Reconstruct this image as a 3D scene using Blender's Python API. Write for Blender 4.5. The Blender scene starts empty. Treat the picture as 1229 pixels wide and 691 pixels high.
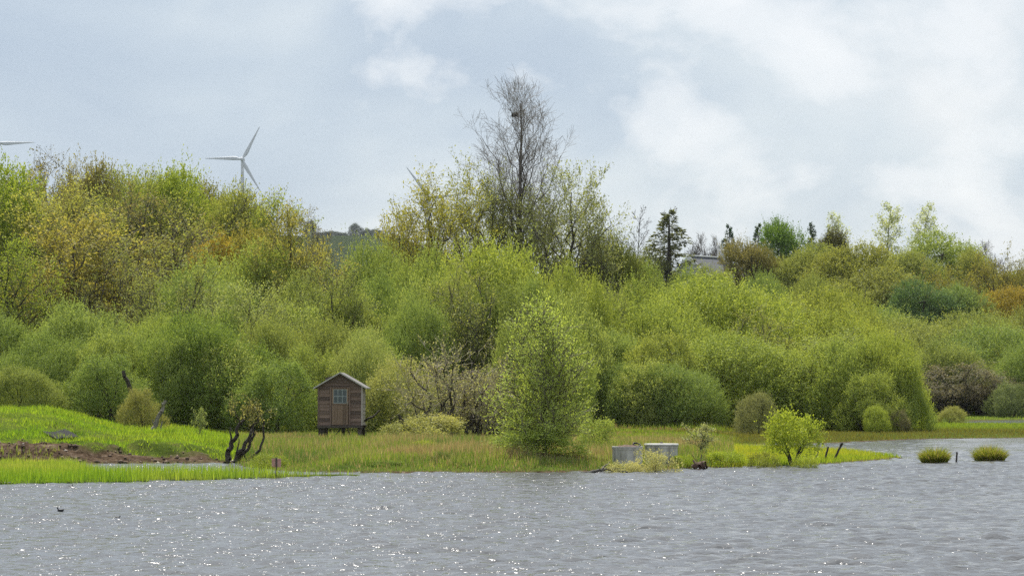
import bpy, bmesh, math, random
import numpy as np
from mathutils import Vector, Matrix

# ------------------------------------------------------------------ camera
SC = bpy.context.scene
COL = SC.collection
F, W0, H0, HOR, CAMZ = 3414.0, 1229.0, 691.0, 470.0, 2.4
TILT = math.atan((HOR - H0 / 2) / F)
cam_d = bpy.data.cameras.new('camera')
cam = bpy.data.objects.new('camera', cam_d)
COL.objects.link(cam)
cam.location = (0, 0, CAMZ)
cam.rotation_euler = (math.pi / 2 + TILT, 0, 0)
cam_d.sensor_width = 36
cam_d.lens = 36 * F / W0
cam_d.clip_start = 0.5
cam_d.clip_end = 20000
SC.camera = cam

# ------------------------------------------------------------------ light
SUN_EL, SUN_AZ = math.radians(54), math.radians(-7)     # azimuth to the right of the view direction
SUN_DIR = Vector((math.cos(SUN_EL) * math.sin(SUN_AZ), math.cos(SUN_EL) * math.cos(SUN_AZ), math.sin(SUN_EL)))
world = bpy.data.worlds.new('World')
SC.world = world
world.use_nodes = True
nt = world.node_tree
for n in list(nt.nodes):
    nt.nodes.remove(n)


def N(tree, t, **kw):
    n = tree.nodes.new(t)
    for k, v in kw.items():
        if k.startswith('i_'):
            key = k[2:]
            key = int(key) if key.isdigit() else key.replace('_', ' ')
            n.inputs[key].default_value = v
        else:
            setattr(n, k, v)
    return n


def ramp(tree, stops, fac=None, interp='LINEAR'):
    r = tree.nodes.new('ShaderNodeValToRGB')
    r.color_ramp.interpolation = interp
    el = r.color_ramp.elements
    while len(el) < len(stops):
        el.new(0.5)
    for e, (p, c) in zip(el, stops):
        e.position = p
        e.color = (c[0], c[1], c[2], 1) if hasattr(c, '__len__') else (c, c, c, 1)
    if fac is not None:
        tree.links.new(fac, r.inputs[0])
    return r


def build_world():
    L = nt.links.new
    out = N(nt, 'ShaderNodeOutputWorld')
    bg_sky = N(nt, 'ShaderNodeBackground', i_Strength=0.09)
    sky = N(nt, 'ShaderNodeTexSky')
    sky.sky_type = 'NISHITA'
    sky.sun_disc = False
    sky.sun_elevation = SUN_EL
    sky.sun_rotation = SUN_AZ
    sky.air_density = 1.0
    sky.dust_density = 1.0
    L(sky.outputs[0], bg_sky.inputs[0])
    tc = N(nt, 'ShaderNodeTexCoord')
    mp = N(nt, 'ShaderNodeMapping')
    mp.inputs['Scale'].default_value = (1, 1, 1.9)
    mp.inputs['Location'].default_value = SKY_OFF
    L(tc.outputs['Generated'], mp.inputs[0])
    # broad banks of grey cloud
    n1 = N(nt, 'ShaderNodeTexNoise', i_Scale=5.5, i_Detail=5.0, i_Roughness=0.5, i_Distortion=0.3)
    L(mp.outputs[0], n1.inputs['Vector'])
    cl = ramp(nt, [(0.36, (0.43, 0.52, 0.645)), (0.47, (0.54, 0.625, 0.72)), (0.56, (0.70, 0.765, 0.815)), (0.66, (0.89, 0.905, 0.915))], n1.outputs[0])
    # brighter, crisper puffs
    mp2 = N(nt, 'ShaderNodeMapping')
    mp2.inputs['Scale'].default_value = (1, 1, 1.6)
    mp2.inputs['Location'].default_value = PUFF_OFF
    L(tc.outputs['Generated'], mp2.inputs[0])
    n2 = N(nt, 'ShaderNodeTexNoise', i_Scale=10.0, i_Detail=8.0, i_Roughness=0.53, i_Distortion=0.15)
    L(mp2.outputs[0], n2.inputs['Vector'])
    pf = ramp(nt, [(0.53, 0.0), (0.585, 0.55), (0.68, 0.95)], n2.outputs[0])
    mx = N(nt, 'ShaderNodeMixRGB')
    mx.inputs[2].default_value = (0.97, 0.98, 0.99, 1)
    L(pf.outputs[0], mx.inputs[0])
    L(cl.outputs[0], mx.inputs[1])
    bg_cl = N(nt, 'ShaderNodeBackground', i_Strength=0.76)
    L(mx.outputs[0], bg_cl.inputs[0])
    mixs = N(nt, 'ShaderNodeMixShader', i_Fac=0.85)
    L(bg_sky.outputs[0], mixs.inputs[1])
    L(bg_cl.outputs[0], mixs.inputs[2])
    L(mixs.outputs[0], out.inputs['Surface'])


SKY_OFF = (-4.09, 3.1, 1.93)
PUFF_OFF = (-1.0, 3.47, -1.13)
build_world()

sun_d = bpy.data.lights.new('sun', 'SUN')
sun = bpy.data.objects.new('sun', sun_d)
COL.objects.link(sun)
sun_d.energy = 5.0
sun_d.angle = math.radians(0.55)
sun_d.color = (1.0, 0.955, 0.88)
sun.rotation_euler = SUN_DIR.to_track_quat('Z', 'Y').to_euler()
sun.location = (60, 100, 120)
SC.view_settings.view_transform = 'Standard'
SC.view_settings.look = 'None'
SC.view_settings.exposure = 0.38
SC.view_settings.gamma = 1.0
SC.view_settings.use_curve_mapping = False
cy = SC.cycles
cy.use_adaptive_sampling = False
cy.use_denoising = False
cy.denoiser = 'OPENIMAGEDENOISE'
cy.denoising_input_passes = 'RGB_ALBEDO_NORMAL'
cy.denoising_prefilter = 'NONE'
cy.sample_clamp_direct = 5.0
cy.max_bounces = 6
cy.diffuse_bounces = 3
cy.glossy_bounces = 3
cy.transmission_bounces = 4
cy.transparent_max_bounces = 4
cy.volume_bounces = 0
cy.caustics_reflective = False
cy.caustics_refractive = False

# ------------------------------------------------------------------ helpers


def ray(px, py):
    u, v = (px - W0 / 2) / F, (H0 / 2 - py) / F
    c, s = math.cos(TILT), math.sin(TILT)
    return np.array([u, c - v * s, s + v * c])


def at(px, py, Y):
    """point at depth Y seen in the photograph at (px, py)"""
    d = ray(px, py)
    return np.array([0, 0, CAMZ]) + d * (Y / d[1])


def gp(px, py, z=0.0):
    """point of the horizontal plane z seen at (px, py)"""
    d = ray(px, py)
    return np.array([0, 0, CAMZ]) + d * ((z - CAMZ) / d[2])


def tag(o, label=None, cat=None, group=None, kind=None):
    if label:
        o['label'] = label
    if cat:
        o['category'] = cat
    if group:
        o['group'] = group
    if kind:
        o['kind'] = kind
    return o


def empty(name, loc=(0, 0, 0), rz=0.0):
    o = bpy.data.objects.new(name, None)
    COL.objects.link(o)
    o.location = [float(v) for v in loc]
    o.rotation_euler = (0, 0, rz)
    o.empty_display_size = 0.2
    return o


def link(name, mesh, parent=None, mat=None):
    o = bpy.data.objects.new(name, mesh)
    COL.objects.link(o)
    if parent is not None:
        o.parent = parent
    if mat is not None and len(mesh.materials) == 0:
        mesh.materials.append(mat)
    return o


def np_mesh(name, V, Fc, mat=None, attrs=None, smooth=False):
    """V (n,3); Fc (m,3) or (m,4)"""
    me = bpy.data.meshes.new(name)
    V = np.ascontiguousarray(V, dtype=np.float32)
    Fc = np.ascontiguousarray(Fc, dtype=np.int32)
    k = Fc.shape[1]
    me.vertices.add(len(V))
    me.vertices.foreach_set('co', V.ravel())
    me.loops.add(Fc.size)
    me.loops.foreach_set('vertex_index', Fc.ravel())
    me.polygons.add(len(Fc))
    me.polygons.foreach_set('loop_start', np.arange(0, Fc.size, k, dtype=np.int32))
    if smooth:
        me.polygons.foreach_set('use_smooth', np.ones(len(Fc), dtype=bool))
    me.update(calc_edges=True)
    for nm, arr in (attrs or {}).items():
        arr = np.ascontiguousarray(arr, dtype=np.float32)
        if arr.ndim == 1:
            a = me.attributes.new(nm, 'FLOAT', 'POINT')
            a.data.foreach_set('value', arr)
        else:
            a = me.attributes.new(nm, 'FLOAT_COLOR', 'POINT')
            a.data.foreach_set('color', np.hstack([arr, np.ones((len(arr), 1), np.float32)]).ravel())
    if mat:
        me.materials.append(mat)
    return me


def bm_mesh(name, bm, mat=None, smooth=False):
    me = bpy.data.meshes.new(name)
    bm.normal_update()
    bm.to_mesh(me)
    bm.free()
    if smooth:
        for p in me.polygons:
            p.use_smooth = True
    if mat:
        me.materials.append(mat)
    return me


def box_bm(x0, x1, y0, y1, z0, z1, bevel=0.0, bm=None):
    bm = bm or bmesh.new()
    vs = [bm.verts.new((x, y, z)) for x in (x0, x1) for y in (y0, y1) for z in (z0, z1)]
    fs = [bm.faces.new([vs[i] for i in q]) for q in ((0, 1, 3, 2), (4, 6, 7, 5), (0, 4, 5, 1), (2, 3, 7, 6), (0, 2, 6, 4), (1, 5, 7, 3))]
    if bevel:
        es = list({e for f in fs for e in f.edges})
        bmesh.ops.bevel(bm, geom=es, offset=bevel, segments=1, affect='EDGES')
    return bm


def box(name, parent, mat, x0, x1, y0, y1, z0, z1, bevel=0.004):
    return link(name, bm_mesh(name, box_bm(x0, x1, y0, y1, z0, z1, bevel), mat), parent)


def prism_bm(pts, y0, y1):
    """polygon pts in xz extruded along y"""
    bm = bmesh.new()
    a = [bm.verts.new((x, y0, z)) for x, z in pts]
    b = [bm.verts.new((x, y1, z)) for x, z in pts]
    n = len(pts)
    bm.faces.new(a)
    bm.faces.new(list(reversed(b)))
    for i in range(n):
        bm.faces.new((a[i], b[i], b[(i + 1) % n], a[(i + 1) % n]))
    bmesh.ops.recalc_face_normals(bm, faces=bm.faces)
    return bm


def tubes(segs, sides=3):
    """segs: array (n,8) p0 p1 r0 r1 -> V, F quads"""
    S = np.asarray(segs, dtype=float)
    p0, p1, r0, r1 = S[:, :3], S[:, 3:6], S[:, 6], S[:, 7]
    d = p1 - p0
    d /= np.linalg.norm(d, axis=1, keepdims=True) + 1e-9
    ref = np.where(np.abs(d[:, 2:3]) > 0.9, np.array([[1., 0, 0]]), np.array([[0, 0, 1.]]))
    u = np.cross(d, ref)
    u /= np.linalg.norm(u, axis=1, keepdims=True) + 1e-9
    w = np.cross(d, u)
    n = len(S)
    ang = np.arange(sides) * 2 * math.pi / sides
    ring = np.cos(ang)[None, :, None] * u[:, None, :] + np.sin(ang)[None, :, None] * w[:, None, :]
    A = p0[:, None, :] + ring * r0[:, None, None]
    B = p1[:, None, :] + ring * r1[:, None, None]
    V = np.concatenate([A, B], axis=1).reshape(-1, 3)
    base = (np.arange(n) * 2 * sides)[:, None, None]
    i = np.arange(sides)
    j = (i + 1) % sides
    q = np.stack([i, j, sides + j, sides + i], axis=1)[None]
    return V, (base + q).reshape(-1, 4)


def unit(v):
    return v / (np.linalg.norm(v, axis=-1, keepdims=True) + 1e-9)


def leaf_geo(C, D, L, Wd, rng, face=None):
    """diamond leaves: base C, direction D, blades turned roughly towards 'face'"""
    n = len(C)
    R = rng.normal(size=(n, 3)) * 0.75
    R[:, 2] += 0.5
    if face is not None:
        R = R * 0.8 + face * 1.1
    S = unit(np.cross(D, R))
    L = L[:, None]
    Wd = Wd[:, None]
    V = np.stack([C, C + D * L * 0.45 + S * Wd * 0.5, C + D * L, C + D * L * 0.45 - S * Wd * 0.5], axis=1).reshape(-1, 3)
    Fq = np.arange(n * 4).reshape(n, 4)
    return V, Fq


# ------------------------------------------------------------------ materials
MATS = {}


def material(name):
    m = bpy.data.materials.new(name)
    m.use_nodes = True
    t = m.node_tree
    for n in list(t.nodes):
        t.nodes.remove(n)
    out = N(t, 'ShaderNodeOutputMaterial')
    MATS[name] = m
    return m, t, out


def principled(name, col, rough=0.7, col2=None, scale=8.0, detail=6.0, bump=0.0, stretch=(1, 1, 1), metal=0.0, lo=0.35, hi=0.65):
    m, t, out = material(name)
    L = t.links.new
    b = N(t, 'ShaderNodeBsdfPrincipled')
    b.inputs['Roughness'].default_value = rough
    b.inputs['Metallic'].default_value = metal
    b.inputs['Base Color'].default_value = (*col, 1)
    if col2 is not None or bump:
        tc = N(t, 'ShaderNodeTexCoord')
        mp = N(t, 'ShaderNodeMapping')
        mp.inputs['Scale'].default_value = stretch
        L(tc.outputs['Object'], mp.inputs[0])
        nz = N(t, 'ShaderNodeTexNoise', i_Scale=scale, i_Detail=detail, i_Roughness=0.6)
        L(mp.outputs[0], nz.inputs['Vector'])
        if col2 is not None:
            r = ramp(t, [(lo, col), (hi, col2)], nz.outputs[0])
            L(r.outputs[0], b.inputs['Base Color'])
        if bump:
            bp = N(t, 'ShaderNodeBump', i_Strength=bump, i_Distance=0.02)
            L(nz.outputs[0], bp.inputs['Height'])
            L(bp.outputs[0], b.inputs['Normal'])
    L(b.outputs[0], out.inputs[0])
    return m


def foliage_mat(name, transl=0.38, gloss=0.015, use_col=False, grough=0.5):
    """leaf colour = object colour, varied leaf by leaf"""
    m, t, out = material(name)
    L = t.links.new
    at_ = N(t, 'ShaderNodeAttribute', attribute_name='var')
    hsv = N(t, 'ShaderNodeHueSaturation')
    if use_col:
        oc = N(t, 'ShaderNodeAttribute', attribute_name='col')
        L(oc.outputs['Color'], hsv.inputs['Color'])
    else:
        oc = N(t, 'ShaderNodeObjectInfo')
        L(oc.outputs['Color'], hsv.inputs['Color'])
    mr = N(t, 'ShaderNodeMapRange')
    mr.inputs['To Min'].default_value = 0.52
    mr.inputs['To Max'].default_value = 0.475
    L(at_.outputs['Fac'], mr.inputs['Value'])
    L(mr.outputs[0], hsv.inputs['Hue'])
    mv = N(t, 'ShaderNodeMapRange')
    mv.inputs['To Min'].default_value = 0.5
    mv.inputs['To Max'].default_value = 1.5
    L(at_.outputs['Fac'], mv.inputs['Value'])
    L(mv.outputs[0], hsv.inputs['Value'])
    df = N(t, 'ShaderNodeBsdfDiffuse')
    tr = N(t, 'ShaderNodeBsdfTranslucent')
    gl = N(t, 'ShaderNodeBsdfGlossy', i_Roughness=grough)
    gl.inputs['Color'].default_value = (0.8, 0.85, 0.8, 1)
    L(hsv.outputs[0], df.inputs['Color'])
    # transmitted light is yellower than reflected light
    yl = N(t, 'ShaderNodeMixRGB', blend_type='MULTIPLY', i_Fac=1.0)
    yl.inputs[2].default_value = (1.3, 1.28, 0.72, 1)
    L(hsv.outputs[0], yl.inputs[1])
    L(yl.outputs[0], tr.inputs['Color'])
    m1 = N(t, 'ShaderNodeMixShader', i_Fac=transl)
    L(df.outputs[0], m1.inputs[1])
    L(tr.outputs[0], m1.inputs[2])
    m2 = N(t, 'ShaderNodeMixShader', i_Fac=gloss)
    L(m1.outputs[0], m2.inputs[1])
    L(gl.outputs[0], m2.inputs[2])
    L(m2.outputs[0], out.inputs[0])
    return m


M_LEAF = foliage_mat('leaf')
M_GRASS = foliage_mat('grass_blade', transl=0.45, gloss=0.03, use_col=True)
M_BARK = principled('bark', (0.035, 0.028, 0.02), 0.9, (0.075, 0.062, 0.048), scale=9, bump=0.6, stretch=(1, 1, 0.25))
M_BARKG = principled('grey_bark', (0.085, 0.078, 0.066), 0.9, (0.16, 0.15, 0.13), scale=9, bump=0.5, stretch=(1, 1, 0.3))
M_TWIG = principled('twig', (0.11, 0.09, 0.078), 0.9, (0.18, 0.155, 0.13), scale=3)
M_TWIGL = principled('pale_twig', (0.22, 0.195, 0.175), 0.9, (0.33, 0.30, 0.27), scale=3)
M_DEAD = principled('dead_wood', (0.10, 0.085, 0.07), 0.9, (0.30, 0.27, 0.23), scale=6, bump=0.5, stretch=(1, 1, 0.2))

# ------------------------------------------------------------------ terrain
RNG = np.random.default_rng(7)


def smooth(a, b, x):
    t = np.clip((x - a) / (b - a), 0, 1)
    return t * t * (3 - 2 * t)


_NT = RNG.random((64, 64))


def vnoise(x, y, s):
    """smooth value noise, period 64 cells"""
    x = np.asarray(x) / s + 100
    y = np.asarray(y) / s + 100
    xi, yi = np.floor(x).astype(int), np.floor(y).astype(int)
    fx, fy = x - xi, y - yi
    fx, fy = fx * fx * (3 - 2 * fx), fy * fy * (3 - 2 * fy)
    g = lambda a, b: _NT[a % 64, b % 64]
    return (g(xi, yi) * (1 - fx) * (1 - fy) + g(xi + 1, yi) * fx * (1 - fy) + g(xi, yi + 1) * (1 - fx) * fy + g(xi + 1, yi + 1) * fx * fy)


def P(pts):
    return [tuple(gp(a, b)[:2]) for a, b in pts]


MAIN = ([(-3400, 96), (-70, 95.5)] + P([(0, 557), (60, 557), (120, 556.5), (180, 556), (240, 555.6), (275, 555.4), (284, 556.5), (293, 559.5), (306, 562), (330, 564.5), (365, 566.2), (400, 566.8),
        (450, 567.6), (520, 567.2), (560, 567.6), (620, 567), (660, 567.2), (700, 566), (740, 565.6), (770, 564.4), (800, 563.6), (850, 561), (880, 561.3), (905, 560), (950, 559.6), (1000, 556.5), (1040, 553.2),
        (1085, 549.5), (1062, 546.5), (1040, 544), (1000, 541.2), (950, 539.2), (900, 537.6), (868, 536.4), (862, 535.2), (872, 534.2), (900, 533.4), (950, 532.6), (1000, 531.6), (1030, 530),
        (1080, 527.7), (1120, 526.6), (1180, 525.7), (1229, 525.2), (1300, 524.6)]) + [(70, 148), (3400, 140), (3400, 3500), (-3400, 3500)])
POND = [gp(1142, 507)[:2] * (211 / gp(1142, 507)[1]), gp(1180, 507)[:2] * (206 / gp(1180, 507)[1]), gp(1240, 507)[:2] * (205.5 / gp(1240, 507)[1]), (75, 205), (120, 215), (120, 243), (60, 243),
        gp(1229, 507)[:2] * (243 / gp(1229, 507)[1]), gp(1185, 507)[:2] * (240 / gp(1185, 507)[1])]
POND = [tuple(map(float, p)) for p in POND]
SPIT = [(-70, 73)] + P([(-60, 582), (0, 581), (60, 580.5), (100, 579.5), (150, 578.6), (200, 577), (250, 576), (300, 574.3), (350, 573.2), (400, 571.4), (445, 570.2), (400, 570.2), (330, 571.2), (260, 571.6), (200, 572), (130, 572.5), (108, 570), (92, 560), (60, 556)]) + [(-70, 97)]


def poly_sd(px, py, poly):
    """signed distance, positive inside"""
    pts = np.array(poly)
    x, y = np.asarray(px, float), np.asarray(py, float)
    d2 = np.full(x.shape, 1e18)
    ins = np.zeros(x.shape, bool)
    n = len(pts)
    for i in range(n):
        ax, ay = pts[i]
        bx, by = pts[(i + 1) % n]
        ex, ey = bx - ax, by - ay
        t = np.clip(((x - ax) * ex + (y - ay) * ey) / (ex * ex + ey * ey + 1e-12), 0, 1)
        d2 = np.minimum(d2, (x - ax - t * ex) ** 2 + (y - ay - t * ey) ** 2)
        c = ((ay > y) != (by > y)) & (x < ex * (y - ay) / (by - ay + 1e-12) + ax)
        ins ^= c
    return np.where(ins, 1, -1) * np.sqrt(d2)


def land_fields(x, y):
    x, y = np.asarray(x, float), np.asarray(y, float)
    sm = poly_sd(x, y, MAIN)
    sp = poly_sd(x, y, POND)
    ss = poly_sd(x, y, SPIT)
    sm = np.minimum(sm, -sp)
    return sm, ss


def height(x, y):
    x, y = np.asarray(x, float), np.asarray(y, float)
    sm, ss = land_fields(x, y)
    u = x / np.maximum(y, 20.0) * F + W0 / 2         # bearing, as a column of the photograph
    left = 1 - smooth(190, 300, u)
    right = smooth(840, 900, u)
    top = 0.36 * (1 - right) + 0.17 * right
    ins = 0.03 + top * (1 - np.exp(-np.maximum(sm, 0) / (2.6 + 2 * right))) + 0.0035 * np.clip(sm, 0, 40) * (1 - right) * left
    # eroded bank of the left shore
    bank = left * (smooth(0.1, 1.3, sm) * 0.18 + 0.17 * smooth(0.9, 1.5, sm + 1.2 * (vnoise(x, y, 1.9) - 0.5)))
    # grassy mound
    mound = left * 0.95 * smooth(1.5, 14, sm) * (1 - smooth(55, 168, u)) * (1 - 0.7 * smooth(20, 36, sm))
    rough = 0.05 * (vnoise(x, y, 1.3) - 0.5) + 0.08 * (vnoise(x, y, 3.7) - 0.5)
    ero = left * smooth(0, 0.5, sm) * (1 - smooth(2.2, 4.0, sm))
    rough = rough + ero * (0.42 * (vnoise(x, y, 0.75) - 0.5) + 0.26 * (vnoise(x, y, 0.36) - 0.5))
    z = ins + bank + mound + rough * np.clip(sm, 0, 1) * (1 - 0.7 * right)
    start = 160 + 95 * smooth(20, 34, x)
    h = np.clip(y - start, 0, None)
    hill = 0.056 * h * smooth(0, 40, h)
    hill = 16 * np.tanh(hill / 16)
    hill = hill + np.where(y < 300, 1.0 * (vnoise(x, y, 14) - 0.5) * smooth(0, 40, h), 0)
    far = smooth(700, 2900, y) ** 1.3 * 139 * (1 - 0.6 * smooth(-125, 60, x))
    far = far + smooth(1800, 2900, y) * 8 * (vnoise(x, y, 230) - 0.5)
    far = far * (1 - 0.3 * smooth(2950, 3500, y))
    z = z + hill + far
    under = -np.minimum(1.3, 0.22 * np.maximum(-sm, 0)) - 0.02
    z = np.where(sm > 0, z, under)
    zs = np.where(ss > 0, 0.02 + 0.09 * (1 - np.exp(-np.maximum(ss, 0) / 1.2)) + 0.05 * (vnoise(x, y, 0.8) - 0.5) * np.clip(ss, 0, 1), -9)
    return np.maximum(z, zs)


def axis(parts):
    a = []
    for lo, hi, st in parts:
        a.append(np.arange(lo, hi, st))
    return np.concatenate(a + [np.array([parts[-1][1]])])


def grow(start, stop, st, k=1.22):
    v = [start]
    while v[-1] < stop:
        st *= k
        v.append(v[-1] + st)
    v[-1] = stop
    return np.array(v[1:])


def grid_mesh(name, xs, ys, zf, mat, attrs_f=None):
    X, Y = np.meshgrid(xs, ys)
    Z = zf(X, Y)
    V = np.stack([X, Y, Z], -1).reshape(-1, 3)
    nx = len(xs)
    i = np.arange(len(ys) - 1)[:, None] * nx + np.arange(nx - 1)[None]
    Fq = np.stack([i, i + 1, i + nx + 1, i + nx], -1).reshape(-1, 4)
    attrs = attrs_f(X.ravel(), Y.ravel(), Z.ravel()) if attrs_f else None
    return np_mesh(name, V, Fq, mat, attrs, smooth=True)


def terrain_mat():
    m, t, out = material('earth_and_turf')
    L = t.links.new
    b = N(t, 'ShaderNodeBsdfPrincipled')
    b.inputs['Roughness'].default_value = 0.95
    b.inputs['Specular IOR Level'].default_value = 0.0
    tc = N(t, 'ShaderNodeTexCoord')
    soil_a = N(t, 'ShaderNodeAttribute', attribute_name='soil')
    n1 = N(t, 'ShaderNodeTexNoise', i_Scale=0.7, i_Detail=8.0, i_Roughness=0.65)
    n2 = N(t, 'ShaderNodeTexNoise', i_Scale=4.0, i_Detail=8.0, i_Roughness=0.7)
    L(tc.outputs['Object'], n1.inputs['Vector'])
    L(tc.outputs['Object'], n2.inputs['Vector'])
    turf = ramp(t, [(0.3, (0.05, 0.075, 0.015)), (0.5, (0.085, 0.12, 0.022)), (0.7, (0.12, 0.115, 0.04))], n1.outputs[0])
    soil = ramp(t, [(0.32, (0.03, 0.021, 0.014)), (0.46, (0.085, 0.058, 0.038)), (0.58, (0.14, 0.10, 0.068)), (0.72, (0.30, 0.24, 0.19))], n2.outputs[0])
    wood = N(t, 'ShaderNodeAttribute', attribute_name='wood')
    mx = N(t, 'ShaderNodeMixRGB')
    L(soil_a.outputs['Fac'], mx.inputs[0])
    L(turf.outputs[0], mx.inputs[1])
    L(soil.outputs[0], mx.inputs[2])
    mx2 = N(t, 'ShaderNodeMixRGB')
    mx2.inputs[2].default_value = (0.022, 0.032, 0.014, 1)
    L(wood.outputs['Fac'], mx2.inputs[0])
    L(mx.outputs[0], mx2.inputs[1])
    L(mx2.outputs[0], b.inputs['Base Color'])
    bp = N(t, 'ShaderNodeBump', i_Strength=0.8, i_Distance=0.12)
    L(n2.outputs[0], bp.inputs['Height'])
    L(bp.outputs[0], b.inputs['Normal'])
    L(b.outputs[0], out.inputs[0])
    return m


def soil_field(x, y):
    sm, ss = land_fields(x, y)
    u = x / np.maximum(y, 20.0) * F + W0 / 2
    left = 1 - smooth(240, 300, u)
    n = vnoise(x, y, 0.9) * 0.6 + vnoise(x, y, 0.4) * 0.4
    lim = 1.3 + 1.5 * (1 - smooth(40, 95, u)) - 0.9 * smooth(215, 290, u)
    s = left * smooth(-0.3, 0.3, sm) * (1 - smooth(lim - 0.5, lim + 0.5, sm + (n - 0.5) * 2.4))
    # shallow mud elsewhere at the water's edge
    s = np.maximum(s, (1 - smooth(0.05, 0.35, sm)) * np.where(ss > -0.3, 0, 1))
    return np.clip(s, 0, 1)


def terrain_attrs(x, y, z):
    near = soil_field(x, y)
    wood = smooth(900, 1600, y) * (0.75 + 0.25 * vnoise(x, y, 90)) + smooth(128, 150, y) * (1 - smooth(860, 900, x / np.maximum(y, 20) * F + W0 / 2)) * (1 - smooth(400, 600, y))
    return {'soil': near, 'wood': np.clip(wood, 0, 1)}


xs = np.concatenate([-grow(26, 3400, 0.3)[::-1], np.arange(-26, 26.01, 0.26), grow(26, 3400, 0.3)])
ys = np.concatenate([-grow(0, 300, 6)[::-1] + 60, axis([(60, 70, 1.0), (70, 106, 0.2), (106, 150, 0.45)]), grow(150, 3500, 0.6, 1.06)])
ground = link('ground', grid_mesh('ground', xs, ys, height, terrain_mat(), terrain_attrs))
tag(ground, kind='structure')

# ------------------------------------------------------------------ water


def wave_field():
    r = np.random.default_rng(21)
    comps = []
    for i in range(46):
        lam = 0.22 * (3.8 ** r.random())            # 0.22 to 0.84 m
        th = math.radians(-82 + r.normal() * 26)     # wind mostly towards the near shore, crests across the view
        k = 2 * math.pi / lam
        comps.append((k * math.cos(th), k * math.sin(th), r.random() * 6.283, 0.0061 * lam))
    return comps


WAVES = wave_field()


def wave_z(x, y):
    z = np.zeros_like(x, dtype=float)
    for kx, ky, ph, a in WAVES:
        s = np.sin(kx * x + ky * y + ph)
        z += a * (s + 0.25 * np.cos(2 * (kx * x + ky * y + ph)))
    gust = 0.6 + 0.75 * vnoise(x, y * 1.0, 9.0)
    amp = gust * (1 - 0.55 * smooth(95, 150, y))
    return z * amp


def water_mat():
    m, t, out = material('lake_water')
    L = t.links.new
    b = N(t, 'ShaderNodeBsdfPrincipled')
    b.inputs['Base Color'].default_value = (0.12, 0.122, 0.125, 1)
    b.inputs['Roughness'].default_value = 0.085
    b.inputs['IOR'].default_value = 1.33
    tc = N(t, 'ShaderNodeTexCoord')
    mp = N(t, 'ShaderNodeMapping')
    mp.inputs['Scale'].default_value = (0.8, 1.25, 1)
    mp.inputs['Rotation'].default_value = (0, 0, 0.25)
    L(tc.outputs['Object'], mp.inputs[0])
    n1 = N(t, 'ShaderNodeTexNoise', i_Scale=7.5, i_Detail=2.0, i_Roughness=0.6, i_Distortion=0.3)
    L(mp.outputs[0], n1.inputs['Vector'])
    bp = N(t, 'ShaderNodeBump', i_Strength=1.0, i_Distance=0.036)
    L(n1.outputs[0], bp.inputs['Height'])
    L(bp.outputs[0], b.inputs['Normal'])
    L(b.outputs[0], out.inputs[0])
    return m


xs = np.concatenate([-grow(17, 140, 0.12, 1.15)[::-1], np.arange(-17, 17.01, 0.12), grow(17, 140, 0.12, 1.15)])
ys = np.concatenate([-grow(0, 95, 2.0, 1.3)[::-1] + 33, axis([(33, 96, 0.105), (96, 150, 0.22)]), grow(150, 262, 0.3, 1.06)])
water = link('lake_water', grid_mesh('lake_water', xs, ys, wave_z, water_mat()))
tag(water, kind='structure')

# ------------------------------------------------------------------ tree builders


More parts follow.
